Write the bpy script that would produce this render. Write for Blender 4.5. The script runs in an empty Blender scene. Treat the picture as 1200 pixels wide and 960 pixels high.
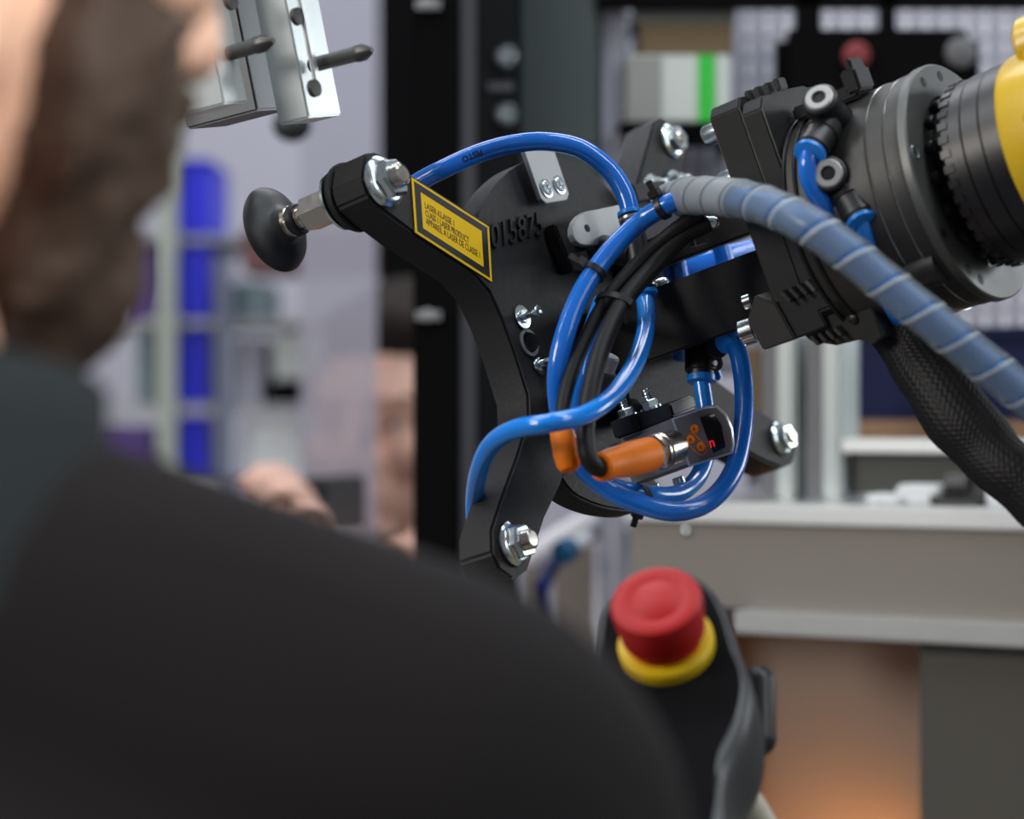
import bpy, bmesh, math, random
from mathutils import Vector as V, Matrix, noise
random.seed(7)
PI = math.pi
C = bpy.context.scene.collection
S = bpy.context.scene

# ------------------------------------------------------------------ camera, world, lamps, exposure
CAMZ = 1.35
K = 36.0 / 85.0 / 1200.0
cd = bpy.data.cameras.new('camera'); cam = bpy.data.objects.new('camera', cd); C.objects.link(cam)
cam.location = (0, 0, CAMZ); cam.rotation_euler = (PI / 2, 0, 0)
cd.lens = 85; cd.sensor_width = 36; cd.clip_start = 0.05
cd.dof.use_dof = True; cd.dof.focus_distance = 1.015; cd.dof.aperture_fstop = 5.6
S.camera = cam
S.view_settings.view_transform = 'Standard'; S.view_settings.look = 'None'
S.view_settings.gamma = 1; S.view_settings.use_curve_mapping = False
S.view_settings.exposure = -0.15
w = bpy.data.worlds.new('hall'); S.world = w; w.use_nodes = True
w.node_tree.nodes['Background'].inputs[0].default_value = (0.72, 0.78, 0.9, 1)
w.node_tree.nodes['Background'].inputs[1].default_value = 0.22

def area(name, loc, target, sx, sy, power, col=(1, 1, 1)):
    d = bpy.data.lights.new(name, 'AREA'); d.shape = 'RECTANGLE'; d.size = sx; d.size_y = sy
    d.energy = power; d.color = col
    o = bpy.data.objects.new(name, d); C.objects.link(o); o.location = loc
    o.rotation_euler = (V(target) - V(loc)).to_track_quat('-Z', 'Y').to_euler()
    return o
area('hall_or_fill_lamp', (0.9, 0.6, 3.1), (0.2, 1.1, 1.3), 0.35, 1.8, 23, (0.9, 0.96, 1))
area('hall_or_fill_lamp', (-1.1, 0.9, 3.1), (-0.1, 1.1, 1.3), 0.35, 1.8, 23, (0.95, 0.97, 1))
area('hall_or_fill_lamp', (0.1, 2.6, 3.4), (0.1, 3.0, 1.2), 2.6, 1.0, 52, (0.92, 0.94, 1))
area('hall_or_fill_lamp', (2.2, -0.5, 2.4), (0.2, 1.1, 1.35), 0.9, 0.9, 14, (0.92, 0.97, 1))
area('hall_or_fill_lamp', (3.2, 2.3, 2.0), (0, 0.95, 1.45), 1.6, 1.0, 34, (0.93, 0.97, 1))  # unseen fill light, added to brighten the right-hand faces of the jaws
area('hall_or_fill_lamp', (-2.0, -0.2, 2.2), (-0.15, 0.55, 1.4), 0.8, 0.8, 34, (1, 0.94, 0.87))
area('face_fill_light', (0.5, -0.35, 1.95), (-0.20, 0.52, 1.50), 0.25, 0.25, 0.72, (1, 0.95, 0.9)).data.spread = math.radians(24)  # unseen narrow fill, added to brighten the bearded man's skin

# ------------------------------------------------------------------ frames
def P(px, py, y):
    return V(((px - 600) * K * y, y, CAMZ - (py - 480) * K * y))
N = V((0.77, -0.57, 0.27)).normalized()          # tool axis, towards the robot
M1 = (V((0, -1, 0)) - N * V((0, -1, 0)).dot(N)).normalized()   # side of the tool that faces the aisle
M2 = M1.cross(N).normalized()
if M2.z < 0: M2 = -M2
C0 = P(700, 390, 1.07)
def T(px, py, a=0.0):                            # a point of the plane a metres in front of the gripper plate
    r = V(((px - 600) * K, 1.0, -(py - 480) * K)); o = V((0, 0, CAMZ))
    t = (C0 + N * a - o).dot(N) / r.dot(N)
    return o + r * t
F0 = P(1137, 212, 0.96)
def AX(a): return F0 + N * (a - 0.19)

# ------------------------------------------------------------------ materials
def nt(m): return m.node_tree.nodes, m.node_tree.links
def mat(name, col, rough=0.5, metal=0.0, spec=0.5, bump=0.0, bscale=200.0, var=0.0, coat=0.0, trans=0.0, sss=0.0, emit=None, es=0.0, stretch=None):
    m = bpy.data.materials.new(name); m.use_nodes = True
    n, l = nt(m); b = n['Principled BSDF']
    b.inputs['Base Color'].default_value = (*col, 1); b.inputs['Roughness'].default_value = rough
    b.inputs['Metallic'].default_value = metal; b.inputs['Specular IOR Level'].default_value = spec
    b.inputs['Coat Weight'].default_value = coat
    b.inputs['Transmission Weight'].default_value = trans
    if sss:
        b.inputs['Subsurface Weight'].default_value = sss; b.inputs['Subsurface Radius'].default_value = (0.004, 0.002, 0.0015)
    if emit:
        b.inputs['Emission Color'].default_value = (*emit, 1); b.inputs['Emission Strength'].default_value = es
    if bump or var:
        tc = n.new('ShaderNodeTexCoord'); mp = n.new('ShaderNodeMapping'); nz = n.new('ShaderNodeTexNoise')
        l.new(tc.outputs['Object'], mp.inputs['Vector']); l.new(mp.outputs['Vector'], nz.inputs['Vector'])
        if stretch: mp.inputs['Scale'].default_value = stretch
        nz.inputs['Scale'].default_value = bscale; nz.inputs['Detail'].default_value = 5
        if bump:
            bp = n.new('ShaderNodeBump'); bp.inputs['Strength'].default_value = bump; bp.inputs['Distance'].default_value = 0.001
            l.new(nz.outputs['Fac'], bp.inputs['Height']); l.new(bp.outputs['Normal'], b.inputs['Normal'])
        if var:
            rp = n.new('ShaderNodeMapRange'); rp.inputs['To Min'].default_value = max(0.02, rough - var); rp.inputs['To Max'].default_value = min(1, rough + var)
            l.new(nz.outputs['Fac'], rp.inputs['Value']); l.new(rp.outputs['Result'], b.inputs['Roughness'])
    return m
m_plastic = mat('black_printed_plastic', (0.013, 0.013, 0.014), 0.6, spec=0.4, bump=0.12, bscale=500, var=0.1)
m_black = mat('black_plastic', (0.01, 0.01, 0.011), 0.38, bump=0.05, bscale=300)
m_rubber = mat('black_rubber', (0.02, 0.021, 0.024), 0.42, var=0.12, bscale=90)
m_anod = mat('dark_anodised_metal', (0.042, 0.042, 0.040), 0.48, metal=0.35, bump=0.05, bscale=700, var=0.1)
m_anod2 = mat('black_anodised_metal', (0.03, 0.031, 0.03), 0.42, metal=0.4, bump=0.05, bscale=700, var=0.08)
m_flange = mat('grey_burnished_metal', (0.11, 0.113, 0.11), 0.45, metal=0.6, var=0.12, bscale=60)
m_zinc = mat('bright_zinc', (0.70, 0.78, 0.79), 0.22, metal=1.0, var=0.1, bscale=300)
m_steel = mat('nickel_steel', (0.62, 0.58, 0.52), 0.22, metal=1.0, var=0.08, bscale=200)
m_alu = mat('brushed_aluminium', (0.66, 0.69, 0.70), 0.38, metal=0.9, var=0.1, bscale=150, stretch=(1, 1, 12))
m_alu_dull = mat('dull_aluminium', (0.42, 0.43, 0.43), 0.45, metal=0.6, var=0.1, bscale=120)
m_alu2 = mat('anodised_aluminium', (0.42, 0.46, 0.455), 0.45, metal=0.5)
m_tube = mat('blue_polyurethane', (0.010, 0.18, 0.74), 0.16, spec=0.6, coat=0.3, sss=0.15)
m_tube2 = mat('bright_blue_polyurethane', (0.012, 0.26, 0.90), 0.16, spec=0.6, coat=0.3, sss=0.15)
m_collar = mat('light_blue_plastic', (0.01, 0.24, 0.80), 0.3)
m_orange = mat('orange_rubber', (0.95, 0.22, 0.006), 0.48, spec=0.3, bump=0.04, bscale=400)
m_yellow = mat('robot_yellow_paint', (0.72, 0.47, 0.01), 0.35, coat=0.2)
m_label = mat('label_yellow', (0.85, 0.52, 0.006), 0.6, spec=0.2)
m_ink = mat('black_ink', (0.006, 0.006, 0.007), 0.45)
m_ink_grey = mat('engraved_black', (0.004, 0.004, 0.004), 0.6)
m_cable = mat('black_cable_jacket', (0.009, 0.009, 0.0095), 0.5, spec=0.35, bump=0.05, bscale=400)
m_red = mat('red_button_plastic', (0.42, 0.007, 0.008), 0.5, spec=0.35)
m_ylw = mat('yellow_ring_plastic', (0.80, 0.52, 0.01), 0.4)
m_grey = mat('pendant_dark_grey', (0.05, 0.052, 0.055), 0.36, bump=0.04, bscale=300)
m_braid = mat('black_braid', (0.009, 0.009, 0.0095), 0.55, spec=0.3)
m_cloth = mat('charcoal_knit', (0.0135, 0.0113, 0.0119), 0.9, bump=0.3, bscale=500, spec=0.2)
m_collar_c = mat('grey_green_collar', (0.020, 0.025, 0.027), 0.9, bump=0.3, bscale=400, spec=0.2)
m_skin = mat('skin', (0.70, 0.43, 0.31), 0.5, sss=0.15)
m_skin2 = mat('skin_rosy', (0.70, 0.42, 0.32), 0.5, sss=0.15)
m_beard = mat('brown_beard', (0.046, 0.027, 0.0175), 0.75, bump=0.6, bscale=150, stretch=(1, 1, 0.3))
m_hair = mat('dark_hair', (0.022, 0.017, 0.014), 0.8, spec=0.15, bump=0.5, bscale=200)
m_white = mat('white_plastic', (0.75, 0.77, 0.78), 0.5)
m_eye = mat('eye_white', (0.8, 0.78, 0.75), 0.2)
m_iris = mat('dark_iris', (0.03, 0.02, 0.015), 0.2)
m_screen = mat('display_glass', (0.008, 0.008, 0.009), 0.08)
m_redled = mat('red_segment', (0.4, 0.0, 0.02), 0.4, emit=(1, 0.02, 0.05), es=0.8)
m_sensor = mat('gunmetal', (0.26, 0.26, 0.265), 0.40, metal=0.6, var=0.06, bscale=300)
m_lav = mat('lavender_painted_steel', (0.46, 0.46, 0.54), 0.55)
m_lavw = mat('pale_lavender', (0.93, 0.93, 1.0), 0.5)  # near white; on the tool wall it stands in for light in the slots
m_wall = mat('pale_wall_paint', (0.43, 0.42, 0.48), 0.8)
m_floor = mat('grey_concrete', (0.18, 0.175, 0.17), 0.7, bump=0.1, bscale=30)
m_post = mat('black_profile', (0.002, 0.002, 0.0024), 0.8, spec=0.08)
m_pgrey = mat('grey_profile', (0.13, 0.13, 0.14), 0.5)
m_green = mat('grey_green_cabinet_paint', (0.055, 0.072, 0.072), 0.55)
m_navy = mat('navy_crate', (0.010, 0.013, 0.048), 0.7, spec=0.15)
m_card = mat('brown_cardboard', (0.19, 0.135, 0.075), 0.85)
m_beige = mat('beige_sheet_metal', (0.235, 0.215, 0.19), 0.45, metal=0.35, var=0.08, bscale=20)
m_dkpanel = mat('dark_sheet_metal', (0.05, 0.05, 0.045), 0.5, metal=0.3)
m_bluebin = mat('blue_bin', (0.012, 0.018, 0.62), 0.45)
m_greenband = mat('green_band', (0.04, 0.55, 0.06), 0.5)
m_box = mat('pale_box', (0.60, 0.64, 0.62), 0.6)
m_boxg = mat('grey_box', (0.28, 0.29, 0.28), 0.6)
m_maroon = mat('maroon_box', (0.16, 0.07, 0.075), 0.7)
m_teal = mat('teal_grey_box', (0.16, 0.23, 0.25), 0.6)
m_purple = mat('purple_box', (0.10, 0.05, 0.24), 0.6)
m_palegreen = mat('pale_green_steel', (0.38, 0.41, 0.36), 0.5)
m_shirt = mat('pale_shirt', (0.45, 0.44, 0.43), 0.9)
m_dkshirt = mat('dark_shirt', (0.04, 0.045, 0.045), 0.9)
m_cream = mat('cream_plastic', (0.55, 0.52, 0.42), 0.5)
m_amber = mat('amber_lens', (0.8, 0.25, 0.02), 0.3, emit=(1, 0.35, 0.05), es=3)
m_oak = mat('brown_wood', (0.22, 0.12, 0.06), 0.6)
def pane_mat():
    m = bpy.data.materials.new('milky_acrylic'); m.use_nodes = True; n, l = nt(m)
    n.remove(n['Principled BSDF']); out = n['Material Output']
    a = n.new('ShaderNodeBsdfTransparent'); d = n.new('ShaderNodeBsdfDiffuse'); d.inputs[0].default_value = (0.60, 0.60, 0.68, 1)
    t = n.new('ShaderNodeBsdfTranslucent'); t.inputs[0].default_value = (0.60, 0.60, 0.68, 1)
    x = n.new('ShaderNodeMixShader'); x.inputs[0].default_value = 0.5; y = n.new('ShaderNodeMixShader'); y.inputs[0].default_value = 0.58
    l.new(d.outputs[0], x.inputs[1]); l.new(t.outputs[0], x.inputs[2]); l.new(a.outputs[0], y.inputs[1]); l.new(x.outputs[0], y.inputs[2]); l.new(y.outputs[0], out.inputs[0])
    return m
m_pane = pane_mat()
def wrap_mat(name, k, col):
    m = bpy.data.materials.new(name); m.use_nodes = True; n, l = nt(m)
    b = n['Principled BSDF']; out = n['Material Output']
    b.inputs['Base Color'].default_value = col; b.inputs['Roughness'].default_value = 0.33
    a = n.new('ShaderNodeBsdfTransparent'); a.inputs[0].default_value = (0.8, 0.88, 0.93, 1)
    y = n.new('ShaderNodeMixShader'); y.inputs[0].default_value = k
    l.new(a.outputs[0], y.inputs[1]); l.new(b.outputs[0], y.inputs[2]); l.new(y.outputs[0], out.inputs[0])
    return m
m_wrap = wrap_mat('translucent_polyethylene', 0.27, (0.36, 0.41, 0.44, 1)); m_wrap2 = wrap_mat('milky_polyethylene', 0.62, (0.42, 0.45, 0.47, 1)); m_wrap3 = wrap_mat('cut_polyethylene_edge', 0.5, (0.48, 0.53, 0.56, 1))

# ------------------------------------------------------------------ mesh helpers
class MB:
    def __init__(s): s.v = []; s.f = []
    def add(s, vs, fs):
        k = len(s.v); s.v += [V(p) for p in vs]; s.f += [tuple(i + k for i in f) for f in fs]; return s
    def prism(s, pts, d):
        n = len(pts); a = [V(p) for p in pts]; b = [p + V(d) for p in a]
        fs = [tuple(range(n)), tuple(range(2 * n - 1, n - 1, -1))] + [(i, i + n, (i + 1) % n + n, (i + 1) % n) for i in range(n)]
        return s.add(a + b, fs)
    def box(s, c, ax, ay, az, sx, sy, sz):
        c = V(c); ax, ay, az = ax * sx / 2, ay * sy / 2, az * sz / 2
        vs = [c + ax * i + ay * j + az * k for i in (-1, 1) for j in (-1, 1) for k in (-1, 1)]
        return s.add(vs, [(0, 1, 3, 2), (4, 6, 7, 5), (0, 4, 5, 1), (2, 3, 7, 6), (0, 2, 6, 4), (1, 5, 7, 3)])
    def abox(s, x0, x1, y0, y1, z0, z1):
        return s.box(((x0 + x1) / 2, (y0 + y1) / 2, (z0 + z1) / 2), V((1, 0, 0)), V((0, 1, 0)), V((0, 0, 1)), x1 - x0, y1 - y0, z1 - z0)
    def lathe(s, o, ax, prof, seg=32, up=None, closed=False):
        o = V(o); ax = V(ax).normalized(); u = V(up) if up else (V((0, 0, 1)) if abs(ax.z) < 0.9 else V((1, 0, 0)))
        u = (u - ax * u.dot(ax)).normalized(); w_ = ax.cross(u)
        vs = []; fs = []
        for t, r in prof:
            for i in range(seg):
                an = 2 * PI * i / seg; vs.append(o + ax * t + (u * math.cos(an) + w_ * math.sin(an)) * r)
        m = len(prof)
        for j in range(m if closed else m - 1):
            j2 = (j + 1) % m
            for i in range(seg):
                i2 = (i + 1) % seg; fs.append((j * seg + i, j * seg + i2, j2 * seg + i2, j2 * seg + i))
        if not closed:
            fs.append(tuple(range(seg - 1, -1, -1))); fs.append(tuple(range((m - 1) * seg, m * seg)))
        return s.add(vs, fs)
    def cyl(s, p0, p1, r0, r1=None, seg=28, ch=0.0):
        p0, p1 = V(p0), V(p1); L = (p1 - p0).length; r1 = r0 if r1 is None else r1
        prof = [(0, r0), (L, r1)] if not ch else [(0, r0 - ch), (ch, r0), (L - ch, r1), (L, r1 - ch)]
        return s.lathe(p0, p1 - p0, prof, seg)
    def ring(s, o, ax, r, t, seg=40, k=10):
        return s.lathe(o, ax, [(t * math.sin(2 * PI * i / k), r + t * math.cos(2 * PI * i / k)) for i in range(k)], seg, closed=True)
    def hexn(s, p0, ax, r, h):
        c = r * 0.12
        return s.lathe(p0, ax, [(0, r), (h - c, r), (h, r - c)], 6, up=(0.3, 0.2, 0.93))
    def tube(s, path, r, seg=20, rf=None, caps=True):
        fr = frames(path); vs = []; fs = []
        for j, (p, t, u, b) in enumerate(fr):
            for i in range(seg):
                an = 2 * PI * i / seg; rr = rf(j, an) if rf else (r(j / (len(fr) - 1)) if callable(r) else r)
                vs.append(p + (u * math.cos(an) + b * math.sin(an)) * rr)
        for j in range(len(fr) - 1):
            for i in range(seg):
                i2 = (i + 1) % seg; fs.append((j * seg + i, j * seg + i2, (j + 1) * seg + i2, (j + 1) * seg + i))
        if caps:
            fs.append(tuple(range(seg - 1, -1, -1))); fs.append(tuple(range((len(fr) - 1) * seg, len(fr) * seg)))
        return s.add(vs, fs)
    def ell(s, c, rx, ry, rz, seg=24, rot=None):
        vs = []; fs = []; rg = seg // 2; c = V(c)
        for j in range(1, rg):
            th = PI * j / rg
            for i in range(seg):
                ph = 2 * PI * i / seg; p = V((rx * math.sin(th) * math.cos(ph), ry * math.sin(th) * math.sin(ph), rz * math.cos(th)))
                vs.append(c + (rot @ p if rot else p))
        k = len(vs); vs += [c + (rot @ V((0, 0, rz)) if rot else V((0, 0, rz))), c - (rot @ V((0, 0, rz)) if rot else V((0, 0, rz)))]
        for j in range(rg - 2):
            for i in range(seg):
                i2 = (i + 1) % seg; fs.append((j * seg + i, (j + 1) * seg + i, (j + 1) * seg + i2, j * seg + i2))
        for i in range(seg):
            i2 = (i + 1) % seg; fs.append((k, i, i2)); fs.append((k + 1, (rg - 2) * seg + i2, (rg - 2) * seg + i))
        return s.add(vs, fs)
    def cap(s, p0, p1, r0, r1, seg=20):                                   # capsule that tapers
        p0, p1 = V(p0), V(p1); L = (p1 - p0).length; pr = []
        for i in range(0, 6): a = PI / 2 * i / 6; pr.append((-r0 * math.cos(a), max(r0 * math.sin(a), r0 * 0.05)))
        pr.append((0, r0)); pr.append((L, r1))
        for i in range(1, 7): a = PI / 2 * i / 6; pr.append((L + r1 * math.sin(a), max(r1 * math.cos(a), r1 * 0.05)))
        return s.lathe(p0, p1 - p0, pr, seg)

def smooth_path(pts, n=12, closed=False):
    pts = [V(p) for p in pts]; out = []; m = len(pts)
    for i in range(m if closed else m - 1):
        if closed: a, b, c, d = (pts[(i + k) % m] for k in (-1, 0, 1, 2))
        else:
            b, c = pts[i], pts[i + 1]; a = pts[i - 1] if i else b * 2 - c; d = pts[i + 2] if i + 2 < m else c * 2 - b
        for k in range(n):
            t = k / n; out.append(0.5 * ((2 * b) + (c - a) * t + (2 * a - 5 * b + 4 * c - d) * t * t + (3 * b - a - 3 * c + d) * t ** 3))
    if not closed: out.append(pts[-1])
    return out
def frames(path):
    n = len(path); tg = [(path[min(i + 1, n - 1)] - path[max(i - 1, 0)]).normalized() for i in range(n)]
    u = V((0, -1, 0.2)); u = (u - tg[0] * u.dot(tg[0])).normalized(); fr = []
    for i in range(n):
        u = (u - tg[i] * u.dot(tg[i])).normalized(); fr.append((path[i], tg[i], u, tg[i].cross(u)))
    return fr

ROOT = {}
def link(name, me, m, parent=None, smooth=35, kind=None):
    o = bpy.data.objects.new(name, me); C.objects.link(o); me.name = name
    if m: me.materials.append(m)
    if parent: o.parent = parent
    if kind: o['kind'] = kind
    if smooth:
        me.shade_smooth(); me.set_sharp_from_angle(angle=math.radians(smooth))
    return o
def wloc(o):
    p = V((0, 0, 0))
    while o: p += o.location; o = o.parent
    return p
def build(mb, name, m, parent=None, smooth=35, bevel=0, kind=None, recalc=True, bseg=2):
    me = bpy.data.meshes.new(name); off = wloc(parent) if parent else V((0, 0, 0))
    loc = V((0, 0, 0))
    if not parent:
        lo = [min(p[i] for p in mb.v) for i in range(3)]; hi = [max(p[i] for p in mb.v) for i in range(3)]
        loc = V(((lo[0] + hi[0]) / 2, (lo[1] + hi[1]) / 2, lo[2])); off = loc
    me.from_pydata([tuple(p - off) for p in mb.v], [], mb.f)
    if recalc or bevel:
        bm = bmesh.new(); bm.from_mesh(me); bmesh.ops.recalc_face_normals(bm, faces=bm.faces)
        if bevel:
            es = [e for e in bm.edges if len(e.link_faces) == 2 and e.calc_face_angle(0) > 0.6]
            bmesh.ops.bevel(bm, geom=es, offset=bevel, segments=bseg, affect='EDGES', clamp_overlap=True)
        bm.to_mesh(me); bm.free()
    o = link(name, me, m, parent, smooth, kind)
    if not parent: o.location = loc
    return o
def tag(o, label, cat, group=None):
    o['label'] = label; o['category'] = cat
    if group: o['group'] = group
    return o
def thing(name, loc, label, cat, group=None):
    o = bpy.data.objects.new(name, None); C.objects.link(o); o.location = loc; o.empty_display_size = 0.02
    return tag(o, label, cat, group)
def struct(mb, name, m, parent=None, bevel=0):
    return build(mb, name, m, parent, kind='structure', bevel=bevel)
def text_geo(txt, extrude=0.05, cuts=0, bold=0.0):
    cu = bpy.data.curves.new('t', 'FONT'); cu.body = txt; cu.extrude = extrude; cu.resolution_u = 3; cu.offset = bold
    o = bpy.data.objects.new('t', cu); C.objects.link(o)
    me = bpy.data.meshes.new_from_object(o.evaluated_get(bpy.context.evaluated_depsgraph_get()))
    vs = [v.co.copy() for v in me.vertices]; fs = [tuple(p.vertices) for p in me.polygons]
    bpy.data.objects.remove(o); bpy.data.curves.remove(cu); bpy.data.meshes.remove(me)
    if cuts:
        bm = bmesh.new(); bv = [bm.verts.new(v) for v in vs]
        for f in fs: bm.faces.new([bv[i] for i in f])
        y0, y1 = min(v.y for v in vs), max(v.y for v in vs)
        for k in range(1, cuts): bmesh.ops.bisect_plane(bm, geom=bm.verts[:] + bm.edges[:] + bm.faces[:], plane_co=(0, y0 + (y1 - y0) * k / cuts, 0), plane_no=(0, 1, 0))
        bm.verts.index_update(); vs = [v.co.copy() for v in bm.verts]; fs = [tuple(v.index for v in f.verts) for f in bm.faces]; bm.free()
    x0 = min(v.x for v in vs); x1 = max(v.x for v in vs); y0 = min(v.y for v in vs); y1 = max(v.y for v in vs)
    return [V(((v.x - x0) / (x1 - x0), (v.y - y0) / (y1 - y0), v.z / extrude)) for v in vs], fs
def remesh(mb, voxel, it=4):
    me = bpy.data.meshes.new('r'); me.from_pydata([tuple(p) for p in mb.v], [], mb.f)
    bm = bmesh.new(); bm.from_mesh(me); bmesh.ops.recalc_face_normals(bm, faces=bm.faces); bm.to_mesh(me); bm.free()
    o = bpy.data.objects.new('r', me); C.objects.link(o)
    r = o.modifiers.new('r', 'REMESH'); r.mode = 'VOXEL'; r.voxel_size = voxel
    s = o.modifiers.new('s', 'SMOOTH'); s.iterations = it; s.factor = 0.5
    me2 = bpy.data.meshes.new_from_object(o.evaluated_get(bpy.context.evaluated_depsgraph_get()))
    out = MB(); out.add([v.co.copy() for v in me2.vertices], [tuple(p.vertices) for p in me2.polygons])
    bpy.data.objects.remove(o); bpy.data.meshes.remove(me); bpy.data.meshes.remove(me2)
    return out

# ------------------------------------------------------------------ the setting
struct(MB().abox(-4, 4, -3, 4.6, -0.05, 0), 'floor', m_floor)
struct(MB().abox(-4, 4, 3.9, 4.0, 0, 4.0), 'wall_back', m_wall)

X1, Y1, Z1 = V((1, 0, 0)), V((0, 1, 0)), V((0, 0, 1))
def pbox(x0, x1, y0, y1, Y, depth, mb=None):          # upright box whose front spans these picture coordinates at distance Y
    a = P(x0, y1, Y); b = P(x1, y0, Y)
    return (mb or MB()).abox(a.x, b.x, Y, Y + depth, a.z, b.z)
def fbox(x0, x1, y0, Y, depth, z0=0.0, mb=None):      # the same, standing on the floor
    a = P(x0, y0, Y); b = P(x1, y0, Y)
    return (mb or MB()).abox(a.x, b.x, Y, Y + depth, z0, a.z)

# machine frame behind the gripper
t = thing('machine_post', P(512, 1500, 1.55) * 1, 'wide black machine post behind the suction cup arm, left of the grey strip', 'post')
t.location.z = 0
build(fbox(484, 538, -260, 1.55, 0.05), 'column', m_post, t, bevel=0.001)
for (x, y) in ((502, 6), (502, 370)):
    mb = MB(); c = P(x, y, 1.55)
    mb.box(c + V((0, -0.002, 0)), X1, Y1, Z1, 0.016, 0.004, 0.006); mb.cyl(c, c + V((0, -0.008, 0)), 0.004, ch=0.001)
    build(mb, 'clamp_screw', m_alu_dull, t)
a = build(fbox(539, 557, -260, 1.58, 0.04), 'aluminium_profile', m_pgrey, bevel=0.001)
tag(a, 'narrow grey aluminium upright directly beside the black machine post', 'profile')
t = thing('machine_upright', (P(580, 0, 1.6).x, 1.6, 0), 'dark machine upright with two round bolt heads, left of the grey-green cabinet', 'upright')
build(fbox(556, 607, -260, 1.6, 0.04), 'column', mat('dark_upright_paint', (0.010, 0.012, 0.013), 0.6, spec=0.2), t, bevel=0.001)
for y in (66, 134):
    c = P(593, y, 1.6); build(MB().lathe(c, (0, -1, 0), [(0, 0.0075), (0.003, 0.0075), (0.006, 0.005), (0.0065, 0.001)], 20), 'bolt_head', m_zinc, t)
build(pbox(572, 602, 97, 106, 1.598, 0.002), 'strap_plate', m_pgrey, t)
t = thing('control_cabinet', (P(655, 0, 1.62).x, 1.62, P(655, 470, 1.62).z), 'tall grey-green cabinet door behind the top of the gripper', 'cabinet')
build(pbox(606, 704, -260, 470, 1.62, 0.2), 'body', m_green, t, bevel=0.002)
build(pbox(610, 700, -250, 460, 1.615, 0.005), 'door', m_green, t, bevel=0.001)
a = build(fbox(705, 731, -260, 1.63, 0.04), 'frame_profile', m_lav, bevel=0.001)
tag(a, 'pale lavender frame upright between the grey-green cabinet and the perforated wall', 'profile')

# perforated tool wall
YB = 1.72
t = thing('perforated_tool_wall', (P(960, 0, YB).x, YB, 0), 'pale lavender perforated tool wall behind the robot wrist', 'tool wall')
build(pbox(731, 1320, -150, 440, YB, 0.006), 'board', m_lav, t)
for x in (760, 1290): build(fbox(x - 8, x + 8, 440, YB + 0.006, 0.02), 'leg', m_lav, t)
mb = MB(); x = 735
while x < 1310:
    y = -148
    while y < 436:
        pbox(x, x + 5.5, y, y + 17, YB - 0.003, 0.0035, mb); y += 24.5
    x += 23.2
build(mb, 'bright_slot_tabs', m_lavw, t, kind='stuff', smooth=0, recalc=False)  # brightness of the lit slots is put into the tab colour
# shelf and boxes
t = thing('wall_shelf', P(800, 150, 1.6), 'dark shelf board on the tool wall under the white and green carton', 'shelf')
build(pbox(726, 868, 143, 152, 1.6, 0.114), 'board', m_post, t, bevel=0.001)
for x in (735, 850): build(pbox(x, x + 6, 152, 175, 1.64, 0.074), 'bracket', m_post, t)
t = thing('carton', P(795, 143, 1.62), 'pale carton with a green band, on the shelf of the tool wall', 'carton')
build(pbox(735, 856, 64, 142.5, 1.62, 0.07), 'body', m_box, t, bevel=0.001)
build(pbox(735, 775, 66, 142, 1.619, 0.001), 'side_flap', m_boxg, t)
build(pbox(818, 838, 64, 142.5, 1.6185, 0.0015), 'band', m_greenband, t)
a = build(pbox(750, 859, 28, 63.5, 1.625, 0.07), 'cardboard_box', m_card, bevel=0.001)
tag(a, 'flat brown cardboard box lying on top of the white and green carton', 'box')
a = build(pbox(742, 862, 7, 27.5, 1.63, 0.06), 'storage_tray', m_boxg, bevel=0.001)
tag(a, 'flat grey tray on top of the brown cardboard box', 'tray')
# black screen on the tool wall
t = thing('wall_monitor', P(1030, 160, 1.6), 'black monitor on the tool wall behind the grey robot flange', 'monitor')
build(pbox(912, 1150, 32, 190, 1.6, 0.03), 'housing', m_post, t, bevel=0.008)
build(pbox(935, 962, -60, 40, 1.61, 0.02), 'mounting_arm', m_post, t); build(pbox(1034, 1050, -60, 40, 1.61, 0.02), 'mounting_arm', m_post, t)
build(pbox(700, 1300, -20, 6, 1.61, 0.02), 'crossbar', m_post, t)
c = P(1003, 66, 1.6); build(MB().lathe(c, (0, -1, 0), [(0, 0.009), (0.006, 0.009), (0.009, 0.006), (0.0095, 0.001)], 24), 'red_knob', mat('dull_red', (0.22, 0.03, 0.035), 0.5), t)
c = P(1125, 62, 1.6); build(MB().lathe(c, (0, -1, 0), [(0, 0.010), (0.006, 0.010), (0.008, 0.007)], 24), 'grey_knob', m_pgrey, t)

# workbench frame at the right, its front turned a little towards us
def LP(s, z, d=0.0):     # s metres along the bench front from its left end, at height z, d metres behind the front
    u = V((0.86, -0.51, 0)).normalized(); v = V((0.51, 0.86, 0)).normalized()
    q = P(740, 480, 1.50); return V((q.x, q.y, z)) + u * s + v * d
BU = V((0.86, -0.51, 0)).normalized(); BV = V((0.51, 0.86, 0)).normalized()
def bbox(s0, s1, z0, z1, d0, d1, mb=None):
    c = (LP(s0, z0, d0) + LP(s1, z1, d1)) / 2
    return (mb or MB()).box(c, BU, BV, Z1, s1 - s0, d1 - d0, z1 - z0)
def zat(s, py, d=0.0): q = LP(s, 0, d); return CAMZ - (py - 480) * K * q.y
def sat(px, d=0.0):
    lo, hi = -0.2, 1.2
    for _ in range(40):
        m = (lo + hi) / 2; q = LP(m, 0, d)
        if 600 + q.x / (q.y * K) < px: lo = m
        else: hi = m
    return lo
BZ = zat(0.10, 590)
t = thing('workbench', LP(0.3, 0, 0.2), 'beige sheet metal workbench with an aluminium edge below the gripper', 'workbench')
build(bbox(0, 0.62, BZ - 0.012, BZ, -0.006, 0.5), 'bench_top', m_alu, t, bevel=0.001)
build(bbox(0, 0.62, zat(0.1, 715), BZ - 0.0125, 0.0, 0.02), 'apron_panel', m_beige, t)
zr1, zr0 = zat(sat(880), 713), zat(sat(880), 739)
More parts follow.
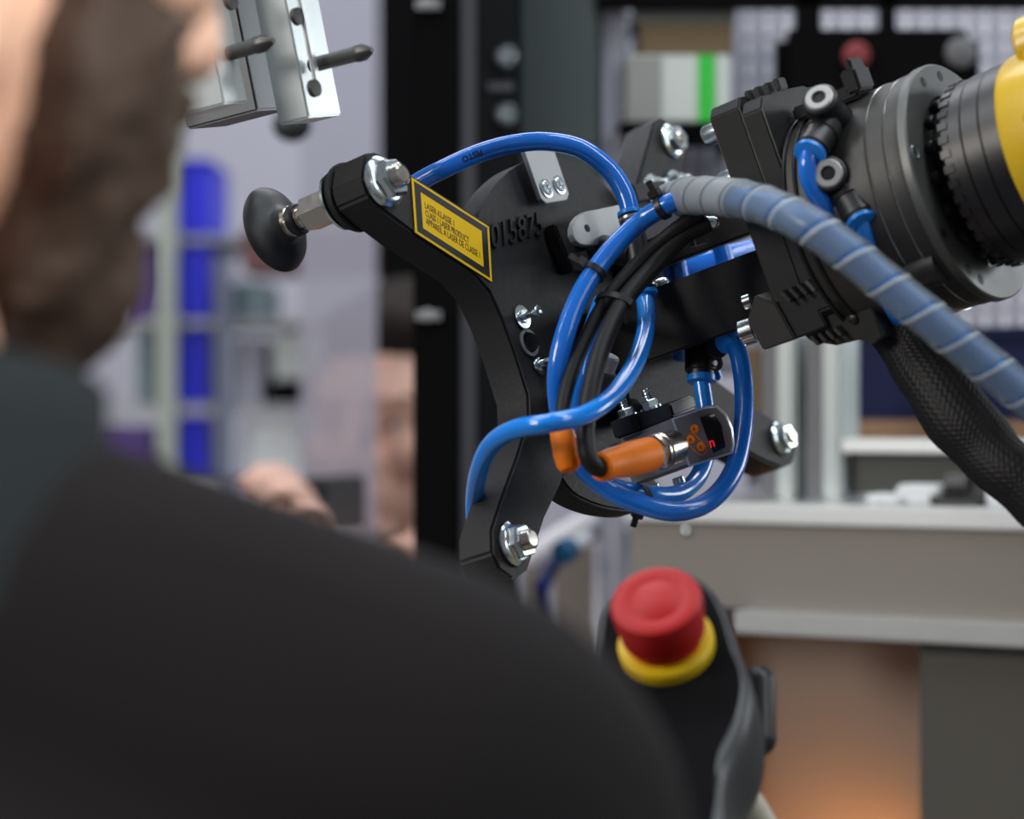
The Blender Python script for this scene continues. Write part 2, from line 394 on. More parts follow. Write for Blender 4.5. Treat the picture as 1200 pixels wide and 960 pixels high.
build(bbox(sat(876), 0.62, zr0, zr1, -0.02, 0.0), 'rail', m_alu_dull, t, bevel=0.001)
build(bbox(0.0, 0.62, 0.02, zr0 - 0.001, 0.10, 0.12), 'back_panel', m_beige, t)
build(bbox(sat(1078), 0.62, 0.02, zr0 - 0.001, 0.0, 0.02), 'front_panel', mat('brown_grey_panel', (0.085, 0.08, 0.07), 0.5, metal=0.2), t)
build(bbox(0.0, 0.012, 0.0, BZ - 0.0125, 0.021, 0.5), 'side_panel', m_beige, t); build(bbox(0.60, 0.62, 0.0, zr0 - 0.002, 0.021, 0.5), 'side_panel', m_beige, t)
c = LP(sat(805), zat(sat(805), 623), 0); build(MB().lathe(c, -BV, [(0, 0.003), (0.0015, 0.003), (0.0025, 0.0015)], 16), 'screw_head', m_zinc, t)
# uprights and rail standing on the bench
DF = 0.06
fr = thing('bench_superstructure', LP(0.2, BZ, DF), 'bright aluminium frame of two uprights and a rail on the bench', 'frame')
for (x0, x1) in ((892, 931), (944, 986)):
    s0, s1 = sat(x0, DF), sat(x1, DF); mb = bbox(s0, s1, BZ, BZ + 0.105, DF, DF + 0.03)
    build(mb, 'upright', m_alu2, fr, bevel=0.002)
    build(bbox(s0 + (s1 - s0) * 0.05, s0 + (s1 - s0) * 0.48, BZ, BZ + 0.105, DF - 0.0006, DF + 0.001), 'slot', m_pgrey, fr)
s0 = sat(985, DF)
build(bbox(s0 + .0005, 0.6, zat(s0, 530, DF), zat(s0, 514, DF), DF, DF + 0.03), 'rail', m_alu, fr, bevel=0.001)
build(bbox(s0 + .0005, 0.6, BZ + 0.004, zat(s0, 530, DF), DF + 0.012, DF + 0.016), 'infill_panel', m_dkpanel, fr)
# crates behind
D2 = 0.20
sA = sat(990, D2)
a = thing('shelf_board', LP(0.3, zat(sA, 500, D2), D2), 'brown wooden shelf board behind the aluminium uprights', 'shelf board')
build(bbox(sat(840, D2), 0.75, zat(sA, 517, D2), zat(sA, 492, D2), D2, D2 + 0.14), 'board', m_oak, a)
for s in (sat(840, D2) + 0.01, 0.73): build(bbox(s - 0.01, s + 0.01, BZ, zat(sA, 517, D2), D2 + 0.05, D2 + 0.08), 'support', m_alu_dull, a)
def crate(s0, s1, z0, z1, d0, d1, m, name, label, cat, group=None):
    t = thing(name, LP((s0 + s1) / 2, z0, (d0 + d1) / 2), label, cat, group); th = 0.004
    build(bbox(s0, s1, z0, z0 + th, d0, d1), 'base', m, t)
    build(bbox(s0, s1, z0 + th, z1, d0, d0 + th), 'front', m, t, bevel=0.001); build(bbox(s0, s1, z0 + th, z1, d1 - th, d1), 'back', m, t)
    build(bbox(s0, s0 + th, z0 + th, z1, d0 + th, d1 - th), 'side', m, t); build(bbox(s1 - th, s1, z0 + th, z1, d0 + th, d1 - th), 'side', m, t)
    build(bbox(s0 - 0.002, s1 + 0.002, z1, z1 + 0.006, d0 - 0.004, d0 + th), 'rim', m, t)
    return t
zs = zat(sA, 492, D2)
crate(sat(992, D2), sat(1085, D2), zs, zs + 0.062, D2, D2 + 0.12, m_navy, 'storage_crate', 'navy crate on the wooden shelf, next to the right aluminium upright', 'crate')
crate(sat(1090, D2), sat(1240, D2), zs, zs + 0.055, D2, D2 + 0.12, m_navy, 'storage_crate', 'navy crate on the wooden shelf, behind the braided black sleeve', 'crate')
a = build(bbox(sat(868, D2), sat(888, D2), zs, zs + 0.05, D2, D2 + 0.1), 'parcel', m_card, bevel=0.001); tag(a, 'brown parcel on the shelf behind the left aluminium upright', 'parcel')
# white pieces lying on the bench
for i, (x, wd, hh, lab) in enumerate(((1052, 0.028, 0.012, 'flat white plastic block on the bench left of the dark clip'), (1158, 0.04, 0.012, 'white plastic block on the bench under the braided sleeve'), (1015, 0.03, 0.006, 'thin white plastic strip on the bench beside the right upright'))):
    s = sat(x, 0.02); a = build(bbox(s, s + wd, BZ, BZ + hh, 0.015, 0.04), 'plastic_block', m_white, bevel=0.002); tag(a, lab, 'block')
s = sat(1095, 0.02); mb = bbox(s, s + 0.03, BZ, BZ + 0.006, 0.012, 0.03); mb.cyl(LP(s + 0.008, BZ + 0.012, 0.02), LP(s + 0.022, BZ + 0.012, 0.02), 0.007)
a = build(mb, 'clip', m_black, bevel=0.0005); tag(a, 'small dark clip lying between white blocks on the bench', 'clip')

# left of the bench, under the gripper: a blurred trolley
t = thing('parts_trolley', (P(690, 0, 1.75).x, 1.75, 0), 'blurred pale metal trolley seen under the gripper', 'trolley')
build(fbox(612, 735, 640, 1.85, 0.02, 0.3), 'rear_panel', mat('taupe_panel', (0.22, 0.19, 0.165), 0.6), t)
for (x0, x1, m_) in ((697, 712, m_lavw), (718, 738, m_lav), (640, 650, m_lav)): build(fbox(x0, x1, 540, 1.75, 0.02), 'upright', m_, t)
a0, a1 = P(612, 660, 1.72), P(735, 585, 1.72); mb = MB(); mb.tube([a0, a1], 0.010, 12); build(mb, 'brace', m_lavw, t)
build(pbox(700, 738, 590, 622, 1.74, 0.01), 'bracket', m_lavw, t)
t = thing('valve_knob', P(668, 652, 1.62), 'round blue valve knob on the trolley left of the emergency stop', 'knob')
c = P(667, 643, 1.62); d = V((-0.45, -0.85, -0.2)).normalized()
build(MB().lathe(c, d, [(0, 0.008), (0.010, 0.0085), (0.012, 0.007), (0.0125, 0.001)], 24), 'cap', mat('petrol_blue', (0.01, 0.12, 0.27), 0.4), t)
build(MB().cyl(c - d * 0.10, c, 0.005), 'stem', m_lavw, t)
t = thing('hose_stub', P(643, 680, 1.62), 'short dark blue hose hanging below the blue knob', 'hose')
build(MB().tube(smooth_path([P(652, 655, 1.64), P(645, 668, 1.63), P(638, 685, 1.62), P(634, 720, 1.62), P(640, 1000, 1.66)], 8), 0.005, 12), 'hose', mat('navy_hose', (0.015, 0.03, 0.2), 0.4), t)

# warm work lamp under the bench rail, shining on the back panel
LQ = LP(sat(960, 0.03), zat(sat(960, 0.03), 1110, 0.03), 0.03); LD = (BV + Z1 * 0.55 - BU * 0.25).normalized()
t = thing('work_lamp', V((LQ.x, LQ.y, 0)), 'small amber work lamp standing under the bench rail', 'lamp')
build(MB().cyl(V((LQ.x, LQ.y, 0)), LQ, 0.008), 'pole', m_alu_dull, t)
build(MB().lathe(LQ - LD * 0.02, LD, [(0, 0.010), (0.004, 0.014), (0.020, 0.020), (0.032, 0.022), (0.032, 0.020), (0.020, 0.018), (0.018, 0.001)], 28), 'shade', m_dkpanel, t)
build(MB().lathe(LQ - LD * 0.002, LD, [(0, 0.008), (0.004, 0.008), (0.006, 0.004)], 20), 'bulb', m_amber, t)
pl = bpy.data.lights.new('work_lamp_light', 'SPOT'); pl.energy = 0.95; pl.color = (1, 0.32, 0.04); pl.shadow_soft_size = 0.012; pl.spot_size = 2.2; pl.spot_blend = 0.8
po = bpy.data.objects.new('work_lamp_light', pl); C.objects.link(po); po.location = LQ + LD * 0.013; po.rotation_euler = LD.to_track_quat('-Z', 'Y').to_euler()

# ------------------------------------------------------------------ shelves at the left, far behind
YS = 3.0
t = thing('storage_rack', (P(228, 0, YS).x, YS, 0), 'pale steel storage rack with blue bins, blurred behind the bearded man', 'rack')
for (x0, x1, m_) in ((184, 205, m_palegreen), (252, 270, mat('blue_grey_steel', (0.15, 0.17, 0.24), 0.5))):
    build(fbox(x0, x1, 60 if x0 < 200 else 300, YS - 0.02, 0.03), 'upright', m_, t)
for y in (276, 374, 475, 566): build(pbox(60, 440, y, y + 8, YS, 0.28), 'shelf', m_alu_dull if y > 300 else m_boxg, t)
def sbin(x0, x1, y0, y1, m_, label, name='storage_bin', cat='bin', group=None):
    t = thing(name, P((x0 + x1) / 2, y1, YS + 0.1), label, cat, group)
    build(pbox(x0, x1, y0, y1, YS + 0.01, 0.2), 'body', m_, t, bevel=0.004); build(pbox(x0 - 1, x1 + 1, y0 - 4, y0, YS + 0.005, 0.21), 'rim', m_, t)
    return t
sbin(207, 246, 190, 275, m_bluebin, 'top blue bin of the column of bins beside the pale upright')
sbin(207, 246, 290, 373, m_bluebin, 'second blue bin from the top, level with the suction cup')
sbin(207, 243, 388, 474, m_bluebin, 'third blue bin from the top in the column of bins')
sbin(207, 243, 490, 565, m_bluebin, 'lowest blue bin, just above the dark shoulder')
def sbox(x0, x1, y0, y1, m_, label, name='storage_box', cat='box'):
    a = build(pbox(x0, x1, y0, y1, YS + 0.02, 0.18), name, m_, bevel=0.003); return tag(a, label, cat)
t2 = thing('wall_box', P(370, 322, 2.9), 'long maroon box behind the rubber suction cup', 'box')
build(pbox(283, 446, 268, 320, 2.8, 0.1), 'body', m_maroon, t2, bevel=0.004); build(pbox(283, 446, 262, 268, 2.795, 0.11), 'lid', m_lav, t2)
sbox(140, 182, 286, 374, m_purple, 'purple box in the rack between beard and pale upright')
sbox(160, 182, 390, 474, m_teal, 'teal grey box in the rack left of the third blue bin')
sbox(273, 312, 330, 373, m_teal, 'small teal grey box on the rack shelf right of the blue bins')
sbox(276, 305, 395, 474, m_lav, 'pale lavender box on the rack right of the third blue bin')
sbox(312, 385, 446, 474, m_post, 'flat black box on the rack behind the raised hands')
sbox(320, 362, 392, 445, m_box, 'pale box stacked above the flat black box')
sbox(100, 180, 500, 565, m_purple, 'low purple box in the rack above the dark collar')
sbox(285, 350, 490, 565, m_white, 'white box on the lowest rack shelf right of the blue bin')
# dark partition behind the second man and milky sheet in front of him
a = build(fbox(443, 500, -300, 2.75, 0.05), 'dark_partition', m_post, bevel=0.002); tag(a, 'black partition upright behind the head of the man with a phone', 'partition')
YA = 2.13
t = thing('acrylic_sheet', (P(365, 0, YA).x, YA, 0), 'milky acrylic sheet in front of half the man with a phone', 'acrylic sheet')
build(pbox(352, 441, -300, 820, YA, 0.004), 'sheet', m_pane, t); build(fbox(352, 441, 820, YA - 0.005, 0.014), 'foot_rail', m_alu_dull, t)
t = thing('hanging_ball', P(342, 150, 1.6), 'small dark blurred knob hanging under the bright aluminium jaws', 'knob')
c = P(342, 147, 1.6); build(MB().ell(c, 0.013, 0.013, 0.011), 'ball', mat('dark_green_plastic', (0.03, 0.04, 0.04), 0.5), t)
build(MB().cyl(c, c + V((-0.012, 0, 0.9)), 0.007), 'rod', m_post, t)

# ------------------------------------------------------------------ people
def head_mb(mb, Mx):
    """Skull, jaw, nose, lips, brow and ears of a head; local x right, y forward, z up, centre at eye height."""
    R = Mx.to_3x3()
    def e(c, a, b, d, tilt=0): mb.ell(Mx @ V(c), a, b, d, 20, R @ Matrix.Rotation(tilt, 3, 'X'))
    e((0, -0.012, 0.032), 0.076, 0.096, 0.086); e((0, 0.03, -0.05), 0.058, 0.066, 0.062); e((0, 0.074, -0.098), 0.026, 0.024, 0.020)
    e((0, 0.062, 0.02), 0.060, 0.034, 0.045); e((0, 0.086, 0.024), 0.048, 0.012, 0.011)
    for s in (-1, 1):
        e((s * 0.042, 0.068, -0.028), 0.026, 0.024, 0.022); e((s * 0.078, -0.008, -0.008), 0.007, 0.019, 0.032, 0.25)
        e((s * 0.012, 0.100, -0.036), 0.009, 0.011, 0.008)
        e((s * 0.053, 0.01, -0.062), 0.016, 0.03, 0.03)
    mb.cap(Mx @ V((0, 0.092, 0.014)), Mx @ V((0, 0.112, -0.030)), 0.008, 0.011, 14)
    e((0, 0.093, -0.058), 0.024, 0.010, 0.006); e((0, 0.092, -0.071), 0.021, 0.010, 0.007); e((0, 0.076, -0.062), 0.036, 0.022, 0.034)
def eyes(Mx, parent):
    R = Mx.to_3x3()
    for s in (-1, 1):
        e = build(MB().ell(Mx @ V((s * 0.031, 0.0735, 0.002)), 0.0125, 0.0125, 0.0115, 16, R), 'eye', m_eye, parent)
        build(MB().ell(Mx @ V((s * 0.031, 0.084, 0.002)), 0.006, 0.003, 0.006, 12, R), 'iris', m_iris, e)
        build(MB().cap(Mx @ V((s * 0.014, 0.094, 0.022)), Mx @ V((s * 0.048, 0.084, 0.024)), 0.0035, 0.0025, 8), 'eyebrow', m_hair, parent)
def hand(mb, wrist, palm_dir, palm_nrm, curl, right=True):
    """Palm, four bent fingers and a thumb."""
    d = V(palm_dir).normalized(); nn = V(palm_nrm); nn = (nn - d * nn.dot(d)).normalized(); sd = d.cross(nn) * (1 if right else -1)
    w0 = V(wrist); mb.cap(w0, w0 + d * 0.02, 0.024, 0.026)
    for k in range(4): mb.cap(w0 + d * 0.02 + sd * (k - 1.5) * 0.012, w0 + d * 0.088 + sd * (k - 1.5) * 0.019, 0.013, 0.0105, 12)
    for k, L in enumerate((0.072, 0.082, 0.077, 0.060)):
        p = w0 + d * 0.090 + sd * (k - 1.5) * 0.0195; q = d.copy(); r = 0.0092 if k < 3 else 0.008
        for seg, fr_ in enumerate((0.44, 0.31, 0.25)):
            q = (Matrix.Rotation(-curl, 3, sd if right else -sd) @ q) if True else q
            p2 = p + q * L * fr_; mb.cap(p, p2, r, r * 0.92, 12); p = p2; r *= 0.92
    p = w0 + d * 0.03 - sd * 0.026; q = (d * 0.6 - sd * 0.75 + nn * 0.3).normalized()
    for L, r in ((0.04, 0.013), (0.03, 0.0105), (0.024, 0.009)):
        p2 = p + q * L; mb.cap(p, p2, r, r * 0.9, 12); p = p2; q = (q + d * 0.3 + nn * 0.25).normalized()

# the bearded man in front: seen over his right shoulder, head turned to the right
HX = Matrix.Translation(V((-0.162, 0.565, 1.502))) @ Matrix.Rotation(math.radians(-50), 4, 'Z') @ Matrix.Rotation(math.radians(-15), 4, 'X')
man = thing('person', (-0.17, 0.56, 0), 'bearded man in a dark sweater, seen over his shoulder', 'person')
mb = MB(); head_mb(mb, HX)
nb = V((-0.168, 0.535, 1.33))
mb.cap(HX @ V((0, -0.025, -0.06)), nb, 0.056, 0.060)
SHR, SHL = V((-0.028, 0.56, 1.246)), V((-0.315, 0.52, 1.242))
mb.cap((-0.14, 0.545, 1.288), SHR, 0.052, 0.055); mb.cap((-0.19, 0.535, 1.285), SHL, 0.052, 0.055)
for (z, rx, ry) in ((1.20, 0.165, 0.10), (1.10, 0.165, 0.11), (0.98, 0.15, 0.10), (0.86, 0.155, 0.105)): mb.ell((-0.172, 0.545, z), rx, ry, 0.10)
ELR, WRR = V((0.010, 0.64, 0.98)), V((0.020, 0.79, 1.03)); ELL, WRL = V((-0.345, 0.62, 0.97)), V((-0.16, 0.80, 1.02))
mb.cap(SHR, ELR, 0.048, 0.038); mb.cap(ELR, WRR, 0.040, 0.027); mb.cap(SHL, ELL, 0.048, 0.038); mb.cap(ELL, WRL, 0.040, 0.027)
hand(mb, WRR, (0.15, 0.62, 0.35), (-0.7, -0.2, 0.6), 0.55, True); hand(mb, WRL, (0.75, 0.35, 0.25), (0.1, -0.3, 0.9), 0.4, False)
for s in (-1, 1): mb.cap((-0.172 + s * 0.085, 0.545, 0.80), (-0.172 + s * 0.095, 0.56, 0.46), 0.082, 0.055); mb.cap((-0.172 + s * 0.095, 0.56, 0.46), (-0.172 + s * 0.10, 0.545, 0.08), 0.058, 0.038); mb.cap((-0.172 + s * 0.10, 0.54, 0.05), (-0.172 + s * 0.12, 0.70, 0.035), 0.04, 0.032)
build(remesh(mb, 0.0045, 5), 'body', m_skin, man, smooth=60)
eyes(HX, man)
# beard: full along the jaw
mb = MB(); R3 = HX.to_3x3()
def hb(c, a, b, d): mb.ell(HX @ V(c), a, b, d, 24, R3)
hb((0, 0.061, -0.064), 0.058, 0.045, 0.052); hb((0, 0.080, -0.098), 0.034, 0.030, 0.030); hb((0, 0.062, -0.096), 0.044, 0.040, 0.030)
for s in (-1, 1): hb((s * 0.052, 0.054, -0.060), 0.017, 0.021, 0.034); hb((s * 0.064, 0.034, -0.030), 0.010, 0.009, 0.028); hb((s * 0.048, 0.063, -0.038), 0.016, 0.020, 0.026)
hb((0, 0.099, -0.049), 0.028, 0.010, 0.008)
bd = remesh(mb, 0.004, 3)
for i, p in enumerate(bd.v):
    l_ = HX.inverted() @ p; k_ = max(0.0, min(1.0, (l_.y - 0.037 - max(0, -0.07 - l_.z) * 0.35) / 0.014)); k_ = 1 - k_ * k_ * (3 - 2 * k_)
    l_.x *= 1 - 0.32 * k_; l_.z += 0.018 * k_ * (1 if l_.z < -0.06 else 0.2); p = HX @ l_
    q = noise.noise_vector(p * 140) * 0.0035 + noise.noise_vector(p * 55) * 0.003; bd.v[i] = p + q
build(bd, 'beard', m_beard, man, smooth=60)
mb = MB(); hb((0, -0.024, 0.046), 0.081, 0.095, 0.085); hb((0, -0.045, -0.005), 0.072, 0.068, 0.06)
build(mb, 'hair', m_hair, man, smooth=60)
# sweater
mb = MB()
mb.cap((-0.135, 0.545, 1.289), SHR, 0.066, 0.070); mb.cap((-0.195, 0.535, 1.286), SHL, 0.066, 0.070)
mb.cap((-0.163, 0.54, 1.30), (-0.165, 0.538, 1.27), 0.068, 0.08)
for (z, rx, ry) in ((1.20, 0.19, 0.118), (1.10, 0.188, 0.128), (0.98, 0.172, 0.122), (0.86, 0.175, 0.125)): mb.ell((-0.172, 0.545, z), rx, ry, 0.10)
mb.cap(SHR, ELR, 0.070, 0.052); mb.cap(ELR, WRR + (ELR - WRR) * 0.12, 0.054, 0.037); mb.cap(SHL, ELL, 0.070, 0.052); mb.cap(ELL, WRL + (ELL - WRL) * 0.12, 0.054, 0.037)
sw = remesh(mb, 0.006, 8)
for i, p in enumerate(sw.v): sw.v[i] = p + noise.noise_vector(p * 14) * 0.003
build(sw, 'sweater', m_cloth, man, smooth=60)
mb = MB(); fr_c = []
for k, (zz, rr) in enumerate(((1.325, 0.078), (1.345, 0.074), (1.365, 0.069), (1.378, 0.067), (1.380, 0.064), (1.365, 0.062), (1.33, 0.062))): fr_c.append((zz - 1.325, rr + 0.003))
mb.lathe((-0.168, 0.540, 1.312), (0.13, 0.10, 1), fr_c, 40); build(mb, 'collar', m_collar_c, man, smooth=60)
mb = MB()
for s in (-1, 1): mb.cap((-0.172 + s * 0.08, 0.545, 0.82), (-0.172 + s * 0.095, 0.56, 0.46), 0.098, 0.068); mb.cap((-0.172 + s * 0.095, 0.56, 0.46), (-0.172 + s * 0.10, 0.545, 0.07), 0.07, 0.056)
build(remesh(mb, 0.008, 5), 'trousers', m_dkshirt, man, smooth=60)

# the man with a phone behind
YM = 2.3
HM = Matrix.Translation(P(470, 492, YM)) @ Matrix.Rotation(math.radians(180 - 24), 4, 'Z') @ Matrix.Rotation(math.radians(-3), 4, 'X')
hc = HM.translation
man2 = thing('person', (hc.x, hc.y, 0), 'man with dark hair holding up a phone, half hidden by the black post', 'person')
mb = MB(); head_mb(mb, HM); mb.cap(HM @ V((0, -0.02, -0.06)), hc + V((0, 0.03, -0.20)), 0.055, 0.058)
B = hc + V((0.01, 0.04, 0))
mb.cap(B + V((0, 0, -0.24)), B + V((0.18, 0, -0.30)), 0.055, 0.05); mb.cap(B + V((0, 0, -0.24)), B + V((-0.18, 0, -0.30)), 0.055, 0.05)
for dz, rx, ry in ((-0.36, 0.16, 0.10), (-0.5, 0.155, 0.105), (-0.65, 0.15, 0.1)): mb.ell(B + V((0, 0, dz)), rx, ry, 0.11)
PH = P(392, 590, YM - 0.32)                                 # the phone
W1 = PH + V((-0.070, -0.015, -0.085)); W2 = PH + V((0.085, 0.05, -0.12))
E1 = B + V((-0.26, -0.05, -0.50)); E2 = B + V((0.24, -0.04, -0.52))
mb.cap(B + V((-0.18, 0, -0.30)), E1, 0.046, 0.037); mb.cap(E1, W1, 0.038, 0.026); mb.cap(B + V((0.18, 0, -0.30)), E2, 0.046, 0.037); mb.cap(E2, W2, 0.038, 0.026)
hand(mb, W1, (0.55, -0.1, 0.8), (0.6, 0.7, -0.3), 0.95, False); hand(mb, W2, (-0.2, -0.3, 0.95), (-0.5, 0.8, 0.1), 0.95, True)
for s in (-1, 1): mb.cap(B + V((s * 0.085, 0, -0.72)), (B.x + s * 0.09, B.y, 0.46), 0.08, 0.055); mb.cap((B.x + s * 0.09, B.y, 0.46), (B.x + s * 0.1, B.y + 0.02, 0.08), 0.056, 0.038); mb.cap((B.x + s * 0.1, B.y + 0.02, 0.05), (B.x + s * 0.11, B.y - 0.14, 0.035), 0.04, 0.032)
build(remesh(mb, 0.005, 4), 'body', m_skin2, man2, smooth=60); eyes(HM, man2)
mb = MB(); R3 = HM.to_3x3()
mb.ell(HM @ V((0, -0.022, 0.052)), 0.080, 0.098, 0.084, 24, R3); mb.ell(HM @ V((0, -0.045, 0.0)), 0.077, 0.068, 0.06, 24, R3); mb.ell(HM @ V((0, 0.05, 0.088)), 0.055, 0.035, 0.03, 20, R3)
build(remesh(mb, 0.006, 2), 'hair', m_hair, man2, smooth=60)
mb = MB(); mb.ell(HM @ V((0, 0.092, -0.0645)), 0.022, 0.012, 0.010, 16, R3); build(mb, 'lips', mat('lips', (0.5, 0.14, 0.12), 0.5), man2)
mb = MB()
mb.cap(B + V((0, 0, -0.24)), B + V((0.18, 0, -0.30)), 0.064, 0.064); mb.cap(B + V((0, 0, -0.24)), B + V((-0.18, 0, -0.30)), 0.064, 0.064)
for dz, rx, ry in ((-0.36, 0.18, 0.12), (-0.5, 0.175, 0.125), (-0.65, 0.17, 0.12), (-0.74, 0.17, 0.12)): mb.ell(B + V((0, 0, dz)), rx, ry, 0.11)
mb.cap(B + V((-0.18, 0, -0.30)), E1, 0.062, 0.05); mb.cap(E1, W1 + (E1 - W1) * 0.2, 0.05, 0.036); mb.cap(B + V((0.18, 0, -0.30)), E2, 0.062, 0.05); mb.cap(E2, W2 + (E2 - W2) * 0.2, 0.05, 0.036)
build(remesh(mb, 0.009, 5), 'shirt', m_dkshirt, man2, smooth=60)
mb = MB()
for s in (-1, 1): mb.cap(B + V((s * 0.08, 0, -0.74)), (B.x + s * 0.09, B.y, 0.46), 0.095, 0.068); mb.cap((B.x + s * 0.09, B.y, 0.46), (B.x + s * 0.1, B.y + 0.02, 0.07), 0.07, 0.056)
build(remesh(mb, 0.009, 4), 'trousers', m_dkshirt, man2, smooth=60)
t = thing('phone', PH + V((0, 0, -0.03)), 'black phone held up in the hands of the blurred man', 'phone')
XP = V((0.5, 0.866, 0)); YP_ = V((-0.866, 0.5, 0))
build(MB().box(PH, XP, YP_, Z1, 0.085, 0.009, 0.045), 'housing', m_black, t, bevel=0.003)
build(MB().box(PH + YP_ * 0.005, XP, YP_, Z1, 0.078, 0.001, 0.040), 'screen', m_screen, t); build(MB().cyl(PH - XP * 0.03 - YP_ * 0.0045 + Z1 * 0.010, PH - XP * 0.03 - YP_ * 0.0075 + Z1 * 0.010, 0.007), 'lens', m_screen, t)

# ------------------------------------------------------------------ gripper frame
def thread(mb, p, ax, r, L, pitch=0.0013):
    pr = []; k = 0
    while k * pitch < L: pr += [(k * pitch, r), (k * pitch + pitch / 2, r * 0.87)]; k += 1
    pr += [(L, r * 0.9), (L + r * 0.15, r * 0.7), (L + r * 0.15, 0.0004)]
    mb.lathe(p, ax, pr, 20)
def flange_nut(p, ax, parent, s=1.0, stud=0.012, name='flange_nut'):
    ax = V(ax).normalized()
    mb = MB().lathe(p, ax, [(0, 0.0088 * s), (0.0012 * s, 0.0089 * s), (0.0022 * s, 0.0080 * s), (0.0028 * s, 0.0066 * s)], 32)
    mb.hexn(p + ax * 0.0022 * s, ax, 0.0070 * s, 0.0042 * s)
    o = build(mb, name, m_zinc, parent, smooth=30)
    m2 = MB(); thread(m2, p + ax * 0.0055 * s, ax, 0.0041 * s, stud * 0.32 * s); build(m2, 'stud', m_steel, o)
    return o
gf = thing('robot_gripper', C0, 'black four-armed gripper frame with a yellow laser warning label', 'gripper')
TH = 0.018
outl = [(429, 179), (442, 178), (462, 187), (486, 206), (530, 234), (572, 259), (578, 238), (594, 217), (618, 203), (640, 197), (664, 187), (692, 201), (718, 228), (737, 252), (750, 205), (767, 143), (777, 137), (799, 148), (807, 160), (803, 188), (793, 225), (792, 270), (802, 330), (818, 400),
        (842, 446), (880, 474), (908, 491), (927, 508), (934, 524), (931, 542), (917, 549), (897, 541), (866, 524), (820, 505), (770, 508), (720, 520), (690, 540), (661, 562), (640, 606), (620, 668), (602, 680), (586, 668), (577, 648), (576, 620), (590, 578), (606, 535), (620, 490), (619, 462), (603, 412), (588, 372), (574, 342), (553, 318), (486, 274), (450, 247), (432, 229), (425, 208)]
build(MB().prism([T(x, y, 0) for x, y in outl], -N * TH), 'frame_plate', m_plastic, gf, bevel=0.0012)
disc = smooth_path([T(x, y, -0.00005) for x, y in ((562, 262), (566, 240), (580, 217), (603, 196), (632, 184), (660, 186), (692, 201), (718, 228), (742, 270), (745, 330), (690, 360), (640, 345), (590, 300))], 5, True)
build(MB().prism(disc, -N * 0.012), 'hub_disc', m_plastic, gf)
arc_o = smooth_path([T(x, y, 0.0) for x, y in ((655, 556), (672, 578), (700, 592), (728, 598), (752, 598), (770, 590))], 5); arc_i = smooth_path([T(x, y, 0.0) for x, y in ((770, 560), (740, 566), (715, 562), (700, 552), (690, 540), (680, 535))], 5)
build(MB().prism(arc_o + arc_i, -N * 0.013), 'lower_rim', m_plastic, gf, bevel=0.001)
# arm bosses at the back
pA = T(452, 214, 0)
build(MB().lathe(pA, -N, [(0.0178, 0.0148), (0.0195, 0.0148), (0.0215, 0.0135), (0.0218, 0.004)], 40), 'arm_boss', m_plastic, gf)
fn = flange_nut(T(448, 214, 0.0003), N, gf, 1.22, 0.010)
flange_nut(T(601, 638, 0.0003), N, gf, 1.06, 0.012); flange_nut(T(786, 166, 0.0003), N, gf, 0.96, 0.004); flange_nut(T(914, 515, 0.0003), N, gf, 0.96, 0.006)
c = T(601, 638, -TH); build(MB().lathe(c, -N, [(0, 0.0088), (0.002, 0.0088), (0.003, 0.006), (0.010, 0.006)], 28), 'bolt_head', m_zinc, gf)
# warning label: sheet, printed frame and three lines of print
q = [T(481.5, 208, 0.0004), T(572.5, 266, 0.0004), T(576, 330.5, 0.0004), T(486, 272.5, 0.0004)]
def BL(u, v, h=0.0): return (q[0] * (1 - u) + q[1] * u) * (1 - v) + (q[3] * (1 - u) + q[2] * u) * v + N * h
lb = build(MB().prism([BL(0, 0), BL(1, 0), BL(1, 1), BL(0, 1)], N * 0.0003), 'warning_label', m_label, gf, smooth=0)
mb = MB()
for (u0, u1, v0, v1) in ((0.028, 0.972, 0.045, 0.17), (0.028, 0.972, 0.83, 0.955), (0.028, 0.105, 0.17, 0.83), (0.895, 0.972, 0.17, 0.83)):
    mb.prism([BL(u0, v0, .0003), BL(u1, v0, .0003), BL(u1, v1, .0003), BL(u0, v1, .0003)], N * 0.0001)
build(mb, 'printed_border', m_ink, lb, smooth=0)
for txt, v, wd in (('LASER KLASSE 1', 0.40, 0.375), ('CLASS 1 LASER PRODUCT', 0.545, 0.56), ('APPAREIL \u00c0 LASER DE CLASSE 1', 0.69, 0.70)):
    vs, fs = text_geo(txt); hh = 0.115 if '\u00c0' not in txt else 0.15
    build(MB().add([BL(0.15 + p.x * wd, v + 0.02 - p.y * hh, 0.00035 + p.z * 0.00006) for p in vs], fs), 'lettering', m_ink, lb, smooth=0, recalc=False)
# raised serial number
vs, fs = text_geo('015875'); a0, a1, b0 = T(576, 292, 0.0008), T(636, 275, 0.0008), T(574, 263, 0.0008)
build(MB().add([a0 + (a1 - a0) * p.x + (b0 - a0) * p.y + N * (p.z * 0.0006) for p in vs], fs), 'serial_number', m_ink_grey, gf, smooth=0, recalc=False)
# sheet metal bracket with two screws
br = build(MB().prism([T(x, y, 0.0065) for x, y in ((614, 176), (649, 174), (667, 227), (665, 234), (640, 238), (634, 233))], -N * 0.0022), 'sheet_bracket', m_alu_dull, gf, bevel=0.0003)
for (x, y) in ((640, 221), (655, 217)):
    p = T(x, y, 0.0066); mb = MB().lathe(p, N, [(0, 0.0042), (0.0005, 0.0042), (0.0006, 0.0035), (0.0011, 0.003), (0.0011, 0.0016), (0.0003, 0.0014)], 24); build(mb, 'countersunk_screw', m_zinc, br)
